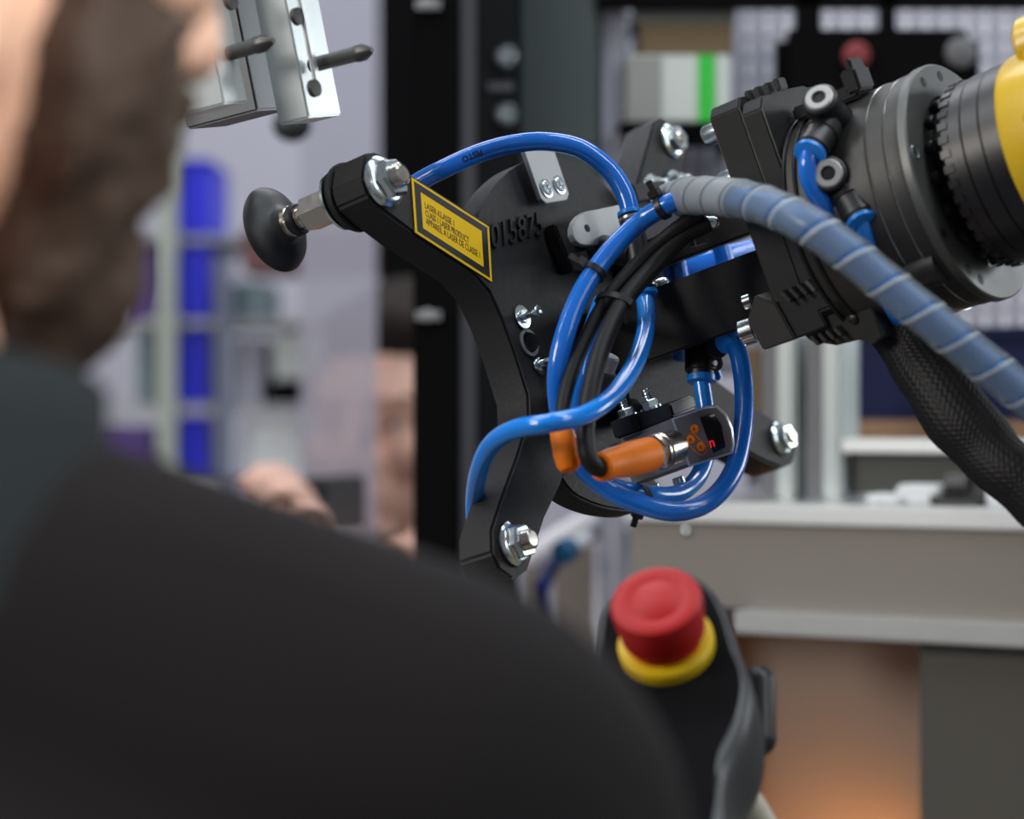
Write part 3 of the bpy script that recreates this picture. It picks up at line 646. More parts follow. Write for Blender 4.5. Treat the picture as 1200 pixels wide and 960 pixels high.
# block and rounded tongue
build(MB().prism([T(x, y, 0.007) for x, y in ((650, 262), (735, 240), (760, 290), (672, 318))], -N * 0.0068), 'tongue_block', m_plastic, gf, bevel=0.0008)
tg_ = [(690 - 19 * math.cos(a_ * PI / 8) * 1.0 + 3 * math.sin(a_ * PI / 8), 267 - 20.5 * math.sin(a_ * PI / 8)) for a_ in range(-4, 5)]
tg_ = [(x, y) for x, y in tg_][::-1]
build(MB().prism([T(x, y, 0.026) for x, y in tg_ + [(700, 287), (735, 278), (735, 238), (697, 246)][0:4]], -N * 0.003), 'tongue', m_alu_dull, gf, bevel=0.0003)
p = T(687, 268, 0.0255); build(MB().lathe(p, N, [(0.0004, 0.0017), (0.0008, 0.0017), (0.0009, 0.0012)], 16), 'tongue_hole', m_ink_grey, gf)
p = T(682, 276, 0.0072); build(MB().cyl(p, p + N * 0.0155, 0.007), 'spacer', m_plastic, gf)
# screws and ring on the plate
for (x, y, rs) in ((611, 372, 1.0), (632, 427, 1.0)):
    p = T(x, y, 0.0002); mb = MB().lathe(p, N, [(0, 0.0052), (0.0009, 0.0052), (0.001, 0.003), (0.002, 0.0028), (0.002, 0.0016), (0.0075, 0.0015), (0.0078, 0.0026), (0.0095, 0.0026), (0.010, 0.0018)], 20)
    build(mb, 'plate_screw', m_zinc, gf)
build(MB().lathe(T(619, 402, 0.0002), N, [(0, 0.0060), (0.001, 0.0060), (0.001, 0.0046), (0.0, 0.0046)], 28, closed=True), 'eyelet_ring', m_alu_dull, gf)
build(MB().cyl(T(619, 402, 0.0001), T(619, 402, 0.0004), 0.0045), 'eyelet_hole', m_ink_grey, gf)

# carrier posts from the frame to the tool changer
def post(name, px, py, a0_, a1_, w_, h_, label, shift=0):
    c0 = T(px, py, 0.04); c1 = c0 + N * (a0_ - 0.04); c2 = c0 + N * (a1_ - 0.04)
    t = thing(name, c1, label, 'post', 'carrier posts of the gripper')
    build(MB().box((c1 + c2) / 2, N, M1, M2, a1_ - a0_, w_, h_), 'bar', m_plastic, t, bevel=0.001)
    return t
post('carrier_post', 790, 372, 0.0005, 0.118, 0.028, 0.029, 'lower thick black carrier post between gripper frame and tool changer')
post('carrier_post', 815, 280, 0.0005, 0.118, 0.020, 0.014, 'upper slim black carrier post under the translucent spiral hose')

# ------------------------------------------------------------------ suction cup on the upper left arm
s0 = T(448, 214, 0)
sc_ = thing('suction_cup', s0 - N * 0.022, 'black rubber suction cup on a steel hexagon stem on the label arm', 'suction cup')
AXc = (-N + M2 * 0.0).normalized()
build(MB().lathe(s0 + AXc * 0.0222, AXc, [(0, 0.0125), (0.0012, 0.0125), (0.0016, 0.0118)], 40), 'washer', m_zinc, sc_)
mb = MB(); mb.hexn(s0 + AXc * 0.0235, AXc, 0.0078, 0.018); build(mb, 'hexagon_stem', m_steel, sc_, smooth=25)
mb = MB(); mb.lathe(s0 + AXc * 0.0415, AXc, [(0, 0.005), (0.0015, 0.005), (0.0015, 0.0046), (0.003, 0.0046), (0.003, 0.0052), (0.0042, 0.0052)], 28); build(mb, 'threaded_neck', m_steel, sc_)
build(MB().lathe(s0 + AXc * 0.0455, AXc, [(0, 0.0062), (0.0006, 0.0068), (0.003, 0.0068), (0.0034, 0.0060)], 32), 'knurled_ring', m_black, sc_)
build(MB().lathe(s0 + AXc * 0.049, AXc, [(0, 0.0062), (0.0005, 0.0069), (0.0024, 0.0069), (0.0028, 0.0058)], 32), 'steel_ring', m_steel, sc_)
pr = [(0, 0.0055), (0.0006, 0.0070), (0.0022, 0.0078), (0.0032, 0.0098), (0.0044, 0.0132), (0.0058, 0.0162), (0.0074, 0.0180), (0.0086, 0.0186), (0.0090, 0.0184), (0.0086, 0.0176), (0.0068, 0.0155), (0.0056, 0.012), (0.0048, 0.006), (0.0046, 0.0005)]
build(MB().lathe(s0 + AXc * 0.0518, AXc, pr, 56), 'rubber_lip', m_rubber, sc_, smooth=50)

# ------------------------------------------------------------------ blue tubes
def tri(pts, n=10): return smooth_path([T(*p) for p in pts], n)
def tube_thing(name, pts, r, m, label, group=None, conv=T, n=10, cat='tube'):
    path = smooth_path([conv(*p) for p in pts], n); o = build(MB().tube(path, r, 20), name, m, smooth=60)
    tag(o, label, cat, group); return o, path
def print_on_tube(o, path, r, txt, s_start, length, height, ang, flip=False):
    fr = frames(path); L = [0]
    for i in range(1, len(path)): L.append(L[-1] + (path[i] - path[i - 1]).length)
    vs, fs = text_geo(txt, cuts=8, bold=0.025); out = []
    for p in vs:
        x = (1 - p.x) if flip else p.x; y = p.y
        s = s_start + x * length; i = max(k for k in range(len(L)) if L[k] <= s); i = min(i, len(L) - 2); t_ = (s - L[i]) / (L[i + 1] - L[i])
        c = path[i].lerp(path[i + 1], t_); u, b = fr[i][2].lerp(fr[i + 1][2], t_), fr[i][3].lerp(fr[i + 1][3], t_)
        an = ang + (y - 0.5) * height / r; out.append(c + (u * math.cos(an) + b * math.sin(an)) * (r + 0.00006 + p.z * 0.00004))
    return build(MB().add(out, fs), 'lettering', m_ink, o, smooth=0, recalc=False)
R8 = 0.0041
t1, p1 = tube_thing('air_tube', [(462, 238, -.034), (487, 216, -.028), (520, 198, -.014), (560, 180, -.002), (600, 169, .012), (640, 166, .024), (680, 174, .034), (712, 197, .040), (731, 224, .044), (739, 250, .045)], R8, m_tube, 'blue air tube arching from the laser label to the upper push-in fitting')
print_on_tube(t1, p1, R8, 'FESTO', 0.0365, 0.0105, 0.0028, 0.30, True)
print_on_tube(t1, p1, R8, 'PUN', 0.0105, 0.004, 0.0024, -0.35, True)
t3, p3 = tube_thing('air_tube', [(755, 345, .046), (757, 365, .048), (756, 390, .051), (745, 424, .056), (722, 460, .060), (688, 485, .062), (645, 496, .056), (605, 503, .040), (577, 520, .022), (562, 550, .004), (556, 590, -.020), (560, 640, -.032)], 0.0038, m_tube2, 'blue air tube curving from the lower collar across the upright orange plug')
t2, p2 = tube_thing('air_tube', [(800, 233, .090), (782, 240, .084), (748, 262, .070), (712, 298, .060), (682, 342, .052), (662, 392, .046), (653, 440, .040), (658, 492, .034), (678, 540, .034), (705, 568, .040), (742, 588, .050), (790, 600, .062), (830, 588, .070), (858, 555, .074), (870, 508, .074), (872, 460, .072), (867, 420, .070), (858, 396, .066)], R8, m_tube, 'long blue air tube from the spiral hose around the outer lower loop')
t4, p4 = tube_thing('air_tube', [(706, 352, .040), (692, 392, .036), (678, 440, .032), (672, 490, .026), (684, 540, .024), (708, 566, .032), (750, 578, .042), (790, 580, .044), (816, 562, .042), (828, 530, .042), (828, 490, .040), (822, 445, .040)], 0.0038, m_tube2, 'blue air tube of the inner lower loop between the two black cables')

# vertical push-in manifold with two collars
mf = thing('push_in_manifold', T(755, 348, .045), 'black push-in manifold with two light blue collars behind the cable bundle', 'fitting')
a_, b_ = T(738.5, 250, .045), T(755.5, 347, .046); d_ = (b_ - a_).normalized()
build(MB().lathe(a_, d_, [(0.0015, 0.0048), (0.002, 0.0052), (0.034, 0.0052), (0.0345, 0.0048)], 28), 'body', m_black, mf)
build(MB().lathe(a_ - d_ * 0.001, d_, [(0, 0.0048), (0.0005, 0.0056), (0.002, 0.0056), (0.0024, 0.005)], 28), 'collar', m_collar, mf)
build(MB().lathe(a_ + d_ * 0.0022, d_, [(0, 0.0054), (0.0012, 0.0055), (0.0016, 0.0053)], 28), 'metal_band', m_steel, mf)
build(MB().lathe(b_ - d_ * 0.0022, d_, [(0, 0.005), (0.0004, 0.0058), (0.002, 0.0058), (0.0025, 0.0048)], 28), 'collar', m_collar, mf)
build(MB().lathe(b_ - d_ * 0.005, d_, [(0, 0.0053), (0.0014, 0.0055), (0.0018, 0.0053)], 28), 'metal_band', m_steel, mf)
cc = (a_ + b_) / 2; build(MB().cyl(cc, T(700, 290, 0.02), 0.006), 'stem', m_black, mf)
p = T(772, 335, 0.042); build(MB().lathe(p, (0.8, -0.3, 0.3), [(0, 0.003), (0.003, 0.003), (0.0045, 0.002), (0.0048, 0.0005)], 16), 'set_screw', m_zinc, mf)

# black cables with orange plugs, and the cable ties round the bundle
def plug(name, path, rc, pl_pts, prof, label, ridge=False):
    t = thing(name, pl_pts[0], label, 'cable')
    build(MB().tube(path, rc, 18), 'cable', m_cable, t, smooth=60)
    return t
k1 = smooth_path([T(*p) for p in ((822, 250, .092), (795, 266, .084), (756, 300, .070), (712, 350, .058), (684, 402, .050), (666, 450, .046), (659, 485, .045), (660, 512, .045))], 8)
c1 = thing('sensor_cable', T(663, 530, .045), 'black cable ending in the orange plug that hangs upright beside the crossing blue tube', 'cable')
build(MB().tube(k1, 0.0030, 18), 'cable', m_cable, c1, smooth=60)
a_, b_ = T(657, 500, .045), T(668, 553, .046); L_ = (b_ - a_).length
build(MB().lathe(a_, b_ - a_, [(0, 0.0042), (0.0008, 0.0047), (L_ * .6, 0.0052), (L_ * .85, 0.0047), (L_ * .96, 0.0036), (L_, 0.0015)], 28), 'plug', m_orange, c1)
k2 = smooth_path([T(*p) for p in ((830, 262, .092), (802, 276, .084), (770, 308, .074), (732, 352, .066), (708, 400, .062), (695, 445, .060), (687, 490, .058), (687, 525, .058), (695, 545, .058), (712, 550, .058))], 8)
c2 = thing('sensor_cable', T(730, 545, .058), 'thick black cable bending into the lying orange plug of the display sensor', 'cable')
build(MB().tube(k2, 0.0037, 18), 'cable', m_cable, c2, smooth=60)
a_, b_ = T(702, 548, .058), T(763, 532, .060); L_ = (b_ - a_).length
build(MB().lathe(a_, b_ - a_, [(0, 0.0046), (0.001, 0.0057), (0.0055, 0.0060), (0.0075, 0.0056), (L_ * .42, 0.0064), (L_ * .60, 0.0070), (L_ - 0.0008, 0.0070), (L_, 0.0064)], 32), 'plug', m_orange, c2)
d2 = (b_ - a_).normalized()
mb = MB(); mb.hexn(b_, d2, 0.0072, 0.003); build(mb, 'hexagon_nut', m_zinc, c2, smooth=25)
mb = MB(); mb.lathe(b_ + d2 * 0.003, d2, [(0, 0.0062), (0.0006, 0.0074), (0.0015, 0.0074), (0.002, 0.0064), (0.0026, 0.0064), (0.003, 0.0076), (0.0044, 0.0076), (0.0048, 0.0064)], 32); build(mb, 'coupling_ring', m_steel, c2)
PLUG_END = b_ + d2 * 0.0078
k3 = smooth_path([T(*p) for p in ((838, 242, .088), (806, 262, .078), (776, 290, .064), (742, 334, .054), (716, 362, .046), (706, 370, .03), (700, 372, .012))], 8)
o = build(MB().tube(k3, 0.0028, 16), 'signal_cable', m_cable, smooth=60); tag(o, 'thinner black cable at the back of the tied cable bundle', 'cable')
def proj(p): return 600 + p.x / (p.y * K), 480 - (p.z - CAMZ) / (p.y * K)
def near(path, px, py):
    i = min(range(1, len(path) - 1), key=lambda k: (proj(path[k])[0] - px) ** 2 + (proj(path[k])[1] - py) ** 2); return path[i], (path[i + 1] - path[i - 1]).normalized()
def tie(paths, px, py, rt, label, side=1):
    cs = [near(q_, px, py) for q_ in paths]; p = sum((c for c, d in cs), V((0, 0, 0))) / len(cs); dv = sum((d for c, d in cs), V((0, 0, 0))).normalized()
    t = thing('cable_tie', p, label, 'cable tie')
    e = (cs[-1][0] - cs[0][0]); e = e - dv * e.dot(dv); half = e.length / 2
    u = e.normalized() if half > 1e-5 else (V((0, -1, 0)) - dv * V((0, -1, 0)).dot(dv)).normalized(); w_ = dv.cross(u); lp = []
    for k in range(32): an = 2 * PI * k / 32; lp.append(p + u * (math.cos(an) * (rt + half)) + w_ * (math.sin(an) * rt))
    vs = []; fs = []
    for k in range(32):
        o_ = (lp[k] - p).normalized()
        for a_, b_ in ((0, -1), (0.0010, -1), (0.0010, 1), (0, 1)): vs.append(lp[k] + o_ * a_ + dv * b_ * 0.0013)
    for k in range(32):
        for m_ in range(4): fs.append((k * 4 + m_, k * 4 + (m_ + 1) % 4, ((k + 1) % 32) * 4 + (m_ + 1) % 4, ((k + 1) % 32) * 4 + m_))
    build(MB().add(vs, fs), 'strap', m_black, t)
    g = w_ * side; h = p + g * (rt + 0.0022); build(MB().box(h, dv, g, dv.cross(g).normalized(), 0.0045, 0.0036, 0.005), 'lock', m_black, t, bevel=0.0004)
    build(MB().box(h + g * 0.0036, g, dv, g.cross(dv).normalized(), 0.0042, 0.0024, 0.0011), 'tail', m_black, t)
    return t
tie([p2], 690, 318, 0.0042, 'black cable tie around the long blue tube, left of the manifold')
tie([k1, k2], 716, 352, 0.0040, 'black cable tie around the two black cables below the first tie', -1)
tie([p2], 776, 244, 0.0042, 'black cable tie where the blue tube enters the spiral hose')
tie([p4, p2], 752, 586, 0.0042, 'black cable tie around both blue tubes at the bottom of the loop')

# ------------------------------------------------------------------ display sensor and its holder
sn = thing('vacuum_sensor', T(820, 520, .055), 'gunmetal vacuum sensor with a small display and orange buttons', 'sensor')
def SF(px, py, h=0.0): # a point of the sensor's face plane (parallel to N and M2), h metres in front of it
    o = V((0, 0, CAMZ)); r = V(((px - 600) * K, 1.0, -(py - 480) * K)); c = T(805, 525, .052) + M1 * (0.008 + h)
    return o + r * ((c - o).dot(M1) / r.dot(M1))
bodyp = [(722, 517), (786, 491), (826, 479), (834, 482), (846, 528), (840, 538), (807, 548), (740, 572)]
build(MB().prism([SF(x, y, -0.0013) for x, y in bodyp], -M1 * 0.010), 'body', m_sensor, sn, bevel=0.0015)
face = [(786, 491), (826, 477)] + [(840, 476), (850, 486), (857, 503), (859, 522), (857, 532)] + [(807, 548)]
build(MB().prism([SF(x, y) for x, y in face], -M1 * 0.0016), 'bezel', m_alu, sn, bevel=0.0002)
def inset(pts, k):
    cx = sum(p[0] for p in pts) / len(pts); cy = sum(p[1] for p in pts) / len(pts); return [(cx + (x - cx) * k, cy + (y - cy) * k) for x, y in pts]
build(MB().prism([SF(x, y, .0001) for x, y in inset(face, 0.93)], -M1 * 0.0004), 'faceplate', mat('graphite_panel', (0.14, 0.142, 0.145), 0.45, metal=0.0), sn, smooth=0)
scr = [(820, 489), (836, 484), (845, 498), (850, 524), (836, 531), (828, 512)]
build(MB().prism([SF(x, y, .0003) for x, y in scr], -M1 * 0.0004), 'display', m_screen, sn, smooth=0)
vs, fs = text_geo('n'); o_, u_, v_ = SF(833, 525, .0004), SF(838, 523.5, .0004), SF(831, 517, .0004)
build(MB().add([o_ + (u_ - o_) * p.x + (v_ - o_) * p.y + M1 * p.z * 0.00003 for p in vs], fs), 'segment', m_redled, sn, smooth=0, recalc=False)
build(MB().prism([SF(x, y, .0004) for x, y in ((850, 509), (851, 508.6), (853, 519), (852, 519.4))], -M1 * 0.0003), 'red_print', mat('dull_red_print', (0.35, 0.05, 0.05), 0.4), sn, smooth=0)
ol = smooth_path([SF(x, y, .00025) for x, y in ((806, 512), (812, 508), (826, 522), (827, 530), (820, 533), (806, 519))], 5, True)
build(MB().tube(ol + ol[:1], 0.00022, 6, caps=False), 'printed_outline', m_orange, sn)
for (x, y, g) in ((814.5, 502.5, '\u25b2'), (810.5, 515, '-'), (822, 523.5, '-')):
    p = SF(x, y, .0001); bt = build(MB().lathe(p, M1, [(0, 0.0019), (0.0005, 0.0019), (0.0008, 0.0015), (0.00085, 0.0002)], 20), 'button', m_orange, sn)
    build(MB().box(p + M1 * 0.0009, M2, N, M1, 0.0012, 0.0005, 0.0002), 'button_mark', m_ink, bt, smooth=0)
build(MB().cyl(PLUG_END, PLUG_END + (d2 * 0.6 - M1 * 0.8).normalized() * 0.010, 0.0068, ch=0.0005), 'plug_socket', m_steel, sn)
for (x, y) in ((766, 570), (795, 562)):
    p = SF(x, y, -0.006); build(MB().cyl(p + M2 * 0.001, p - M2 * 0.002, 0.0026, ch=0.0004), 'fixing_screw', m_zinc, sn)
hb_ = thing('sensor_holder', T(750, 500, .045), 'black clamp block with two studs, above the display sensor', 'holder')
build(MB().prism([SF(x, y, -0.003) for x, y in ((718, 494), (785, 473), (790, 488), (786, 492), (722, 516))], -M1 * 0.020), 'block', m_black, hb_, bevel=0.0008)
build(MB().prism([SF(x, y, 0.002) for x, y in ((714, 495), (738, 487), (744, 506), (720, 515))], -M1 * 0.006), 'jaw', m_black, hb_, bevel=0.0006)
for (x, y) in ((734, 484), (762, 474)):
    p = SF(x, y, -0.008); o = build(MB().hexn(p - M2 * 0.001, M2, 0.0036, 0.003).lathe(p - M2 * 0.002, M2, [(0, 0.0045), (0.001, 0.0045)], 24), 'nut', m_zinc, hb_, smooth=25)
    m2 = MB(); thread(m2, p + M2 * 0.002, M2, 0.0019, 0.0045); build(m2, 'stud', m_zinc, o)
build(MB().cyl(T(745, 490, .03), T(735, 480, 0.0005), 0.006), 'stand_off', m_black, hb_)
# oblique metal vacuum joint between cable and tube
vj = thing('vacuum_joint', T(703, 445, .02), 'steel vacuum joint with a black hexagon, behind the thick black cable', 'fitting')
a_, b_ = T(690, 478, .018), T(714, 416, .034); d_ = (b_ - a_).normalized(); L_ = (b_ - a_).length
build(MB().lathe(a_, d_, [(0, 0.0048), (0.0005, 0.0055), (L_ * .3, 0.0055), (L_ * .34, 0.005)], 28), 'lower_sleeve', m_zinc, vj)
mb = MB(); mb.hexn(a_ + d_ * L_ * .34, d_, 0.0072, L_ * .38); build(mb, 'hexagon', m_anod, vj, smooth=25, bevel=0.0003)
build(MB().lathe(a_ + d_ * L_ * .72, d_, [(0, 0.0048), (L_ * .25, 0.0048), (L_ * .28, 0.0042)], 28), 'upper_sleeve', m_alu_dull, vj)
build(MB().cyl(a_ + d_ * 0.005, T(690, 470, -0.001), 0.004), 'pipe', m_black, vj)
build(MB().prism([T(x, y, 0.012) for x, y in ((730, 432), (772, 440), (785, 452), (738, 470))], -N * 0.010), 'gusset', m_plastic, gf, bevel=0.0006)

# lower elbow fitting with its blue collar
el = thing('elbow_fitting', T(822, 430, .045), 'black elbow fitting with a blue collar under the lower carrier post', 'fitting')
a_, b_ = T(822, 404, .042), T(822, 445, .040); d_ = (b_ - a_).normalized(); L_ = (b_ - a_).length
build(MB().lathe(a_, d_, [(0, 0.006), (0.001, 0.0072), (L_ - 0.004, 0.0072), (L_ - 0.0036, 0.0062), (L_, 0.0060)], 28), 'body', m_black, el)
build(MB().lathe(b_ - d_ * 0.002, d_, [(0, 0.0058), (0.0004, 0.0064), (0.003, 0.0064), (0.0035, 0.005)], 28), 'collar', m_collar, el)
build(MB().lathe(T(830, 412, .044), T(851, 402, .064) - T(830, 412, .044), [(0, 0.005), (0.014, 0.005), (0.0145, 0.0045)], 24), 'side_branch', m_black, el)
p = T(853, 400, .065); build(MB().lathe(p, (T(862, 394, .066) - p), [(-0.003, 0.0046), (-0.0015, 0.0052), (0.0015, 0.0052), (0.002, 0.0042)], 24), 'collar', m_collar, el)
p = T(838, 425, .050); build(MB().ring(p, M1, 0.0026, 0.0012, 20, 8), 'release_ring', m_black, el)
build(MB().box(T(838, 430, .046), M2, N, M1, 0.012, 0.003, 0.003), 'release_clip', m_collar, el, bevel=0.0006)
build(MB().cyl(T(820, 412, .04), T(812, 405, 0.0005), 0.005), 'stem', m_black, el)

# screws peeping over the hub
for i, (x, y, lab) in enumerate(((764, 218, 'left hexagon screw standing behind the upper push-in fitting'), (790, 213, 'right hexagon screw next to the start of the spiral hose'))):
    p = T(x, y + 5, 0.0); o = thing('hexagon_screw', p, lab, 'screw')
    mb = MB(); mb.lathe(p + N * .0003, N, [(0, 0.0075), (0.0013, 0.0075)], 28); build(mb, 'washer', m_zinc, o)
    mb = MB(); mb.hexn(p + N * 0.0016, N, 0.0055, 0.004); b2 = build(mb, 'head', m_zinc, o, smooth=25)
    mb = MB(); thread(mb, p + N * 0.0055, N, 0.0028, 0.004); build(mb, 'stud', m_zinc, b2)
build(MB().prism([T(x, y, 0.009) for x, y in ((742, 216), (800, 208), (806, 222), (748, 236))], -N * 0.0085), 'screw_land', m_plastic, gf, bevel=0.0005)
p = T(826, 262, .088); t = thing('dome_nut', p, 'small silver dome nut peeping out under the spiral hose', 'nut')
build(MB().lathe(p, (0.9, -0.3, 0.1), [(0, 0.0030), (0.0015, 0.0030), (0.0022, 0.0026), (0.004, 0.0026), (0.0055, 0.0016), (0.006, 0.0003)], 18), 'nut', m_zinc, t)
build(MB().box(p + V((-0.004, 0.002, -0.002)), N, M1, M2, 0.003, 0.012, 0.014), 'angle_clip', m_steel, t, bevel=0.0003)

# ------------------------------------------------------------------ tool changer, flange and robot wrist
tc = thing('tool_changer', AX(0.10), 'dark grey tool changer with grooved cylinder and square side plate', 'tool changer')
UP = M2
def oct_box(c, hx, hz, ch, a0, a1):           # square plate across the axis with cut corners
    pts = [(-hx, -hz + ch), (-hx + ch, -hz), (hx - ch, -hz), (hx, -hz + ch), (hx, hz - ch), (hx - ch, hz), (-hx + ch, hz), (-hx, hz - ch)]
    base = AX(a1) + c
    return MB().prism([base + M1 * x + M2 * z for x, z in pts], -N * (a1 - a0))
build(oct_box(M2 * 0.016, 0.034, 0.047, 0.004, 0.107, 0.1215), 'rear_plate', m_anod2, tc, bevel=0.0006)
build(oct_box(M2 * 0.013, 0.036, 0.047, 0.005, 0.122, 0.132), 'square_plate', m_anod2, tc, bevel=0.0008)
prof = [(0.1322, 0.030), (0.1322, 0.0455), (0.133, 0.0478), (0.1705, 0.0478), (0.171, 0.0472), (0.1716, 0.0478), (0.1785, 0.0478), (0.179, 0.0472), (0.1796, 0.0482), (0.1850, 0.0482), (0.1855, 0.048), (0.1855, 0.030)]
build(MB().lathe(AX(0), N, prof, 96), 'cylinder', m_anod, tc, smooth=30)
for a_ in (0.1335, 0.1385): build(MB().ring(AX(a_) + M1 * 0.0, N, 0.0482, 0.0009, 96, 8), 'sealing_ring', m_black, tc)
for a_ in (0.1713, 0.1793): build(MB().ring(AX(a_), N, 0.0479, 0.00028, 96, 6), 'groove_edge', m_steel, tc)
# two chamfered bolts on the left edge of the plate
for z in (0.0535, 0.0335):
    p = AX(0.107) + M1 * 0.0285 + M2 * z; d = -N
    build(MB().lathe(p, d, [(0, 0.0046), (0.0060, 0.0046), (0.0070, 0.0040), (0.0071, 0.0022), (0.0050, 0.0020)], 24), 'cap_screw', m_zinc, tc)
# serrated teeth, locking lever and small parts on top
tp = M2 * 0.0475 + M2 * 0.014
for k in range(4): build(MB().box(AX(0.1215 + 0.0046 * k) + tp + M2 * 0.001 + M1 * 0.020, N, M1, M2, 0.0028, 0.007, 0.005), 'tooth', m_anod, tc, bevel=0.0005)
mb = MB(); pl0 = AX(0.128) + M2 * 0.0465
build(MB().box(AX(0.150) + M2 * 0.049 + M1 * 0.012, N, M1, M2, 0.030, 0.012, 0.006), 'locking_lever', m_black, tc, bevel=0.001)
build(MB().box(AX(0.164) + M2 * 0.053 + M1 * 0.012, N, M1, M2, 0.007, 0.014, 0.010), 'lever_catch', m_black, tc, bevel=0.001)
build(MB().box(AX(0.165) + M2 * 0.059 + M1 * 0.012, N, M1, M2, 0.003, 0.012, 0.006), 'lever_pin', m_black, tc, bevel=0.0008)
# radial dowel
p = AX(0.166) + (M1 * 0.80 - M2 * 0.60) * 0.046
build(MB().lathe(p - N * 0.006, N, [(0, 0.0066), (0.0006, 0.0072), (0.0095, 0.0072), (0.010, 0.0066), (0.0104, 0.0066), (0.0108, 0.0072), (0.023, 0.0072)], 32), 'locating_pin', m_anod, tc)
# small holes
for (a_, an) in ((0.128, -38), (0.136, -58)):
    an = math.radians(an); d = M1 * math.cos(an) + M2 * math.sin(an); p = AX(a_ + 0.008) + d * 0.0478
    build(MB().lathe(p, d, [(0, 0.0026), (0.0003, 0.0026), (0.0004, 0.0018)], 18), 'blind_hole', m_ink_grey, tc)

# clamp under the plate
cl = thing('changer_clamp', P(915, 370, 0.985), 'dark clamp block with serrated teeth under the tool changer, with a knurled screw', 'clamp')
def CP(px, py, h=0.0):
    o = V((0, 0, CAMZ)); r = V(((px - 600) * K, 1.0, -(py - 480) * K)); c = P(925, 360, 0.975) + M1 * h
    return o + r * ((c - o).dot(M1) / r.dot(M1))
build(MB().prism([CP(x, y, -0.002) for x, y in ((893, 258), (925, 235), (1010, 330), (1035, 395), (1022, 405), (1008, 398), (980, 405), (950, 400), (905, 360))], -M1 * 0.016), 'rear_wedge', m_anod2, cl, bevel=0.0005)
build(MB().prism([CP(x, y, 0.003) for x, y in ((884, 346), (909, 356), (932, 398), (894, 411), (875, 377))], -M1 * 0.018), 'block', m_anod, cl, bevel=0.0006)
build(MB().prism([CP(x, y, 0.001) for x, y in ((910, 357), (950, 344), (969, 383), (933, 397))], -M1 * 0.014), 'middle_block', m_anod2, cl, bevel=0.0006)
for k in range(4): 
    p = CP(927 + 9.5 * k, 346 - 4.3 * k, 0.0); build(MB().box(p, (N + M2 * 0.5).normalized(), M1, (M2 - N * 0.5).normalized(), 0.0016, 0.010, 0.0055), 'tooth', m_flange if k == 3 else m_anod, cl, bevel=0.0003)
for k in range(4):
    p = CP(958 + 9 * k, 398 - 3.4 * k, 0.0); build(MB().box(p, (N + M2 * 0.5).normalized(), M1, (M2 - N * 0.5).normalized(), 0.0016, 0.006, 0.0045), 'tooth', m_anod, cl, bevel=0.0003)
for (x, y) in ((971, 329), (1000, 374), (967, 345), (972, 358)):
    p = CP(x, y, -0.0016); build(MB().lathe(p, M1, [(0, 0.0019), (0.0008, 0.0019), (0.0012, 0.001)], 16), 'grub_screw', m_black, cl)
p = CP(885, 386, -0.004); d = (-N + M1 * 0.25).normalized(); mb = MB(); mb.lathe(p, d, [(0, 0.0044), (0.0006, 0.0050), (0.0058, 0.0050), (0.0066, 0.0044), (0.0068, 0.002)], 26)
for k in range(16):
    an = 2 * PI * k / 16; u = M2 * math.cos(an) + d.cross(M2).normalized() * math.sin(an); mb.box(p + d * 0.0032 + u * 0.005, d, u, d.cross(u).normalized(), 0.005, 0.0008, 0.0008)
build(mb, 'knurled_screw', m_zinc, cl)
p = CP(880, 352, -0.004); build(MB().lathe(p, d, [(0, 0.003), (0.003, 0.003), (0.0035, 0.0022)], 18), 'small_screw', m_zinc, cl)

fl = thing('robot_flange', AX(0.185), 'grey burnished round flange with bored holes, in front of the robot wrist', 'flange')
build(MB().lathe(AX(0), N, [(0.1858, 0.020), (0.1858, 0.0485), (0.1862, 0.0492), (0.1893, 0.0492), (0.190, 0.0485), (0.190, 0.036), (0.188, 0.035), (0.188, 0.020)], 96), 'disc', m_flange, fl, smooth=30)
def rad(an): an = math.radians(an); return M1 * math.cos(an) + M2 * math.sin(an)
for an in (98, 22, -22, -48, -60, 140, 75):
    p = AX(0.1901) + rad(an) * 0.0440
    h_ = build(MB().lathe(p, N, [(-0.001, 0.0022), (0.00005, 0.0022), (0.0001, 0.0016)], 18), 'bore', m_ink_grey, fl)
    if an == 22: build(MB().ring(p, N, 0.0024, 0.0004, 20, 6), 'bore_rim', m_zinc, fl)
rw = thing('robot_wrist', AX(0.20), 'black grooved and yellow robot wrist at the right edge', 'robot')
prof = [(0.1885, 0.015), (0.1885, 0.026), (0.196, 0.027), (0.197, 0.036), (0.1985, 0.0378), (0.2065, 0.0378), (0.207, 0.0372), (0.2075, 0.0382), (0.2145, 0.0382), (0.215, 0.0376), (0.2155, 0.0386), (0.2225, 0.0386), (0.2225, 0.02)]
build(MB().lathe(AX(0), N, prof, 96), 'black_housing', m_black, rw, smooth=30)
mb = MB()
for k in range(40):
    d = rad(360 * k / 40); mb.box(AX(0.1995) + d * 0.0372, N, d, N.cross(d).normalized(), 0.004, 0.0022, 0.0032)
build(mb, 'toothed_rim', m_black, rw, kind='stuff', bevel=0.0)
for k in range(16):
    d = rad(360 * k / 16 + 8); p = AX(0.1925) + d * 0.0325; build(MB().cyl(p, p - N * 0.0035, 0.0026, ch=0.0004), 'cap_screw', m_black, rw)
prof = [(0.2227, 0.02), (0.2227, 0.0388), (0.225, 0.0398), (0.262, 0.0405), (0.270, 0.039), (0.274, 0.033), (0.274, 0.015)]
build(MB().lathe(AX(0), N, prof, 96), 'yellow_housing', m_yellow, rw, smooth=40)
for an in (20, -25, -70, 65):
    d = rad(an); build(MB().cap(AX(0.238) + d * 0.0395, AX(0.262) + d * 0.041, 0.004, 0.007, 16), 'cast_rib', m_yellow, rw)
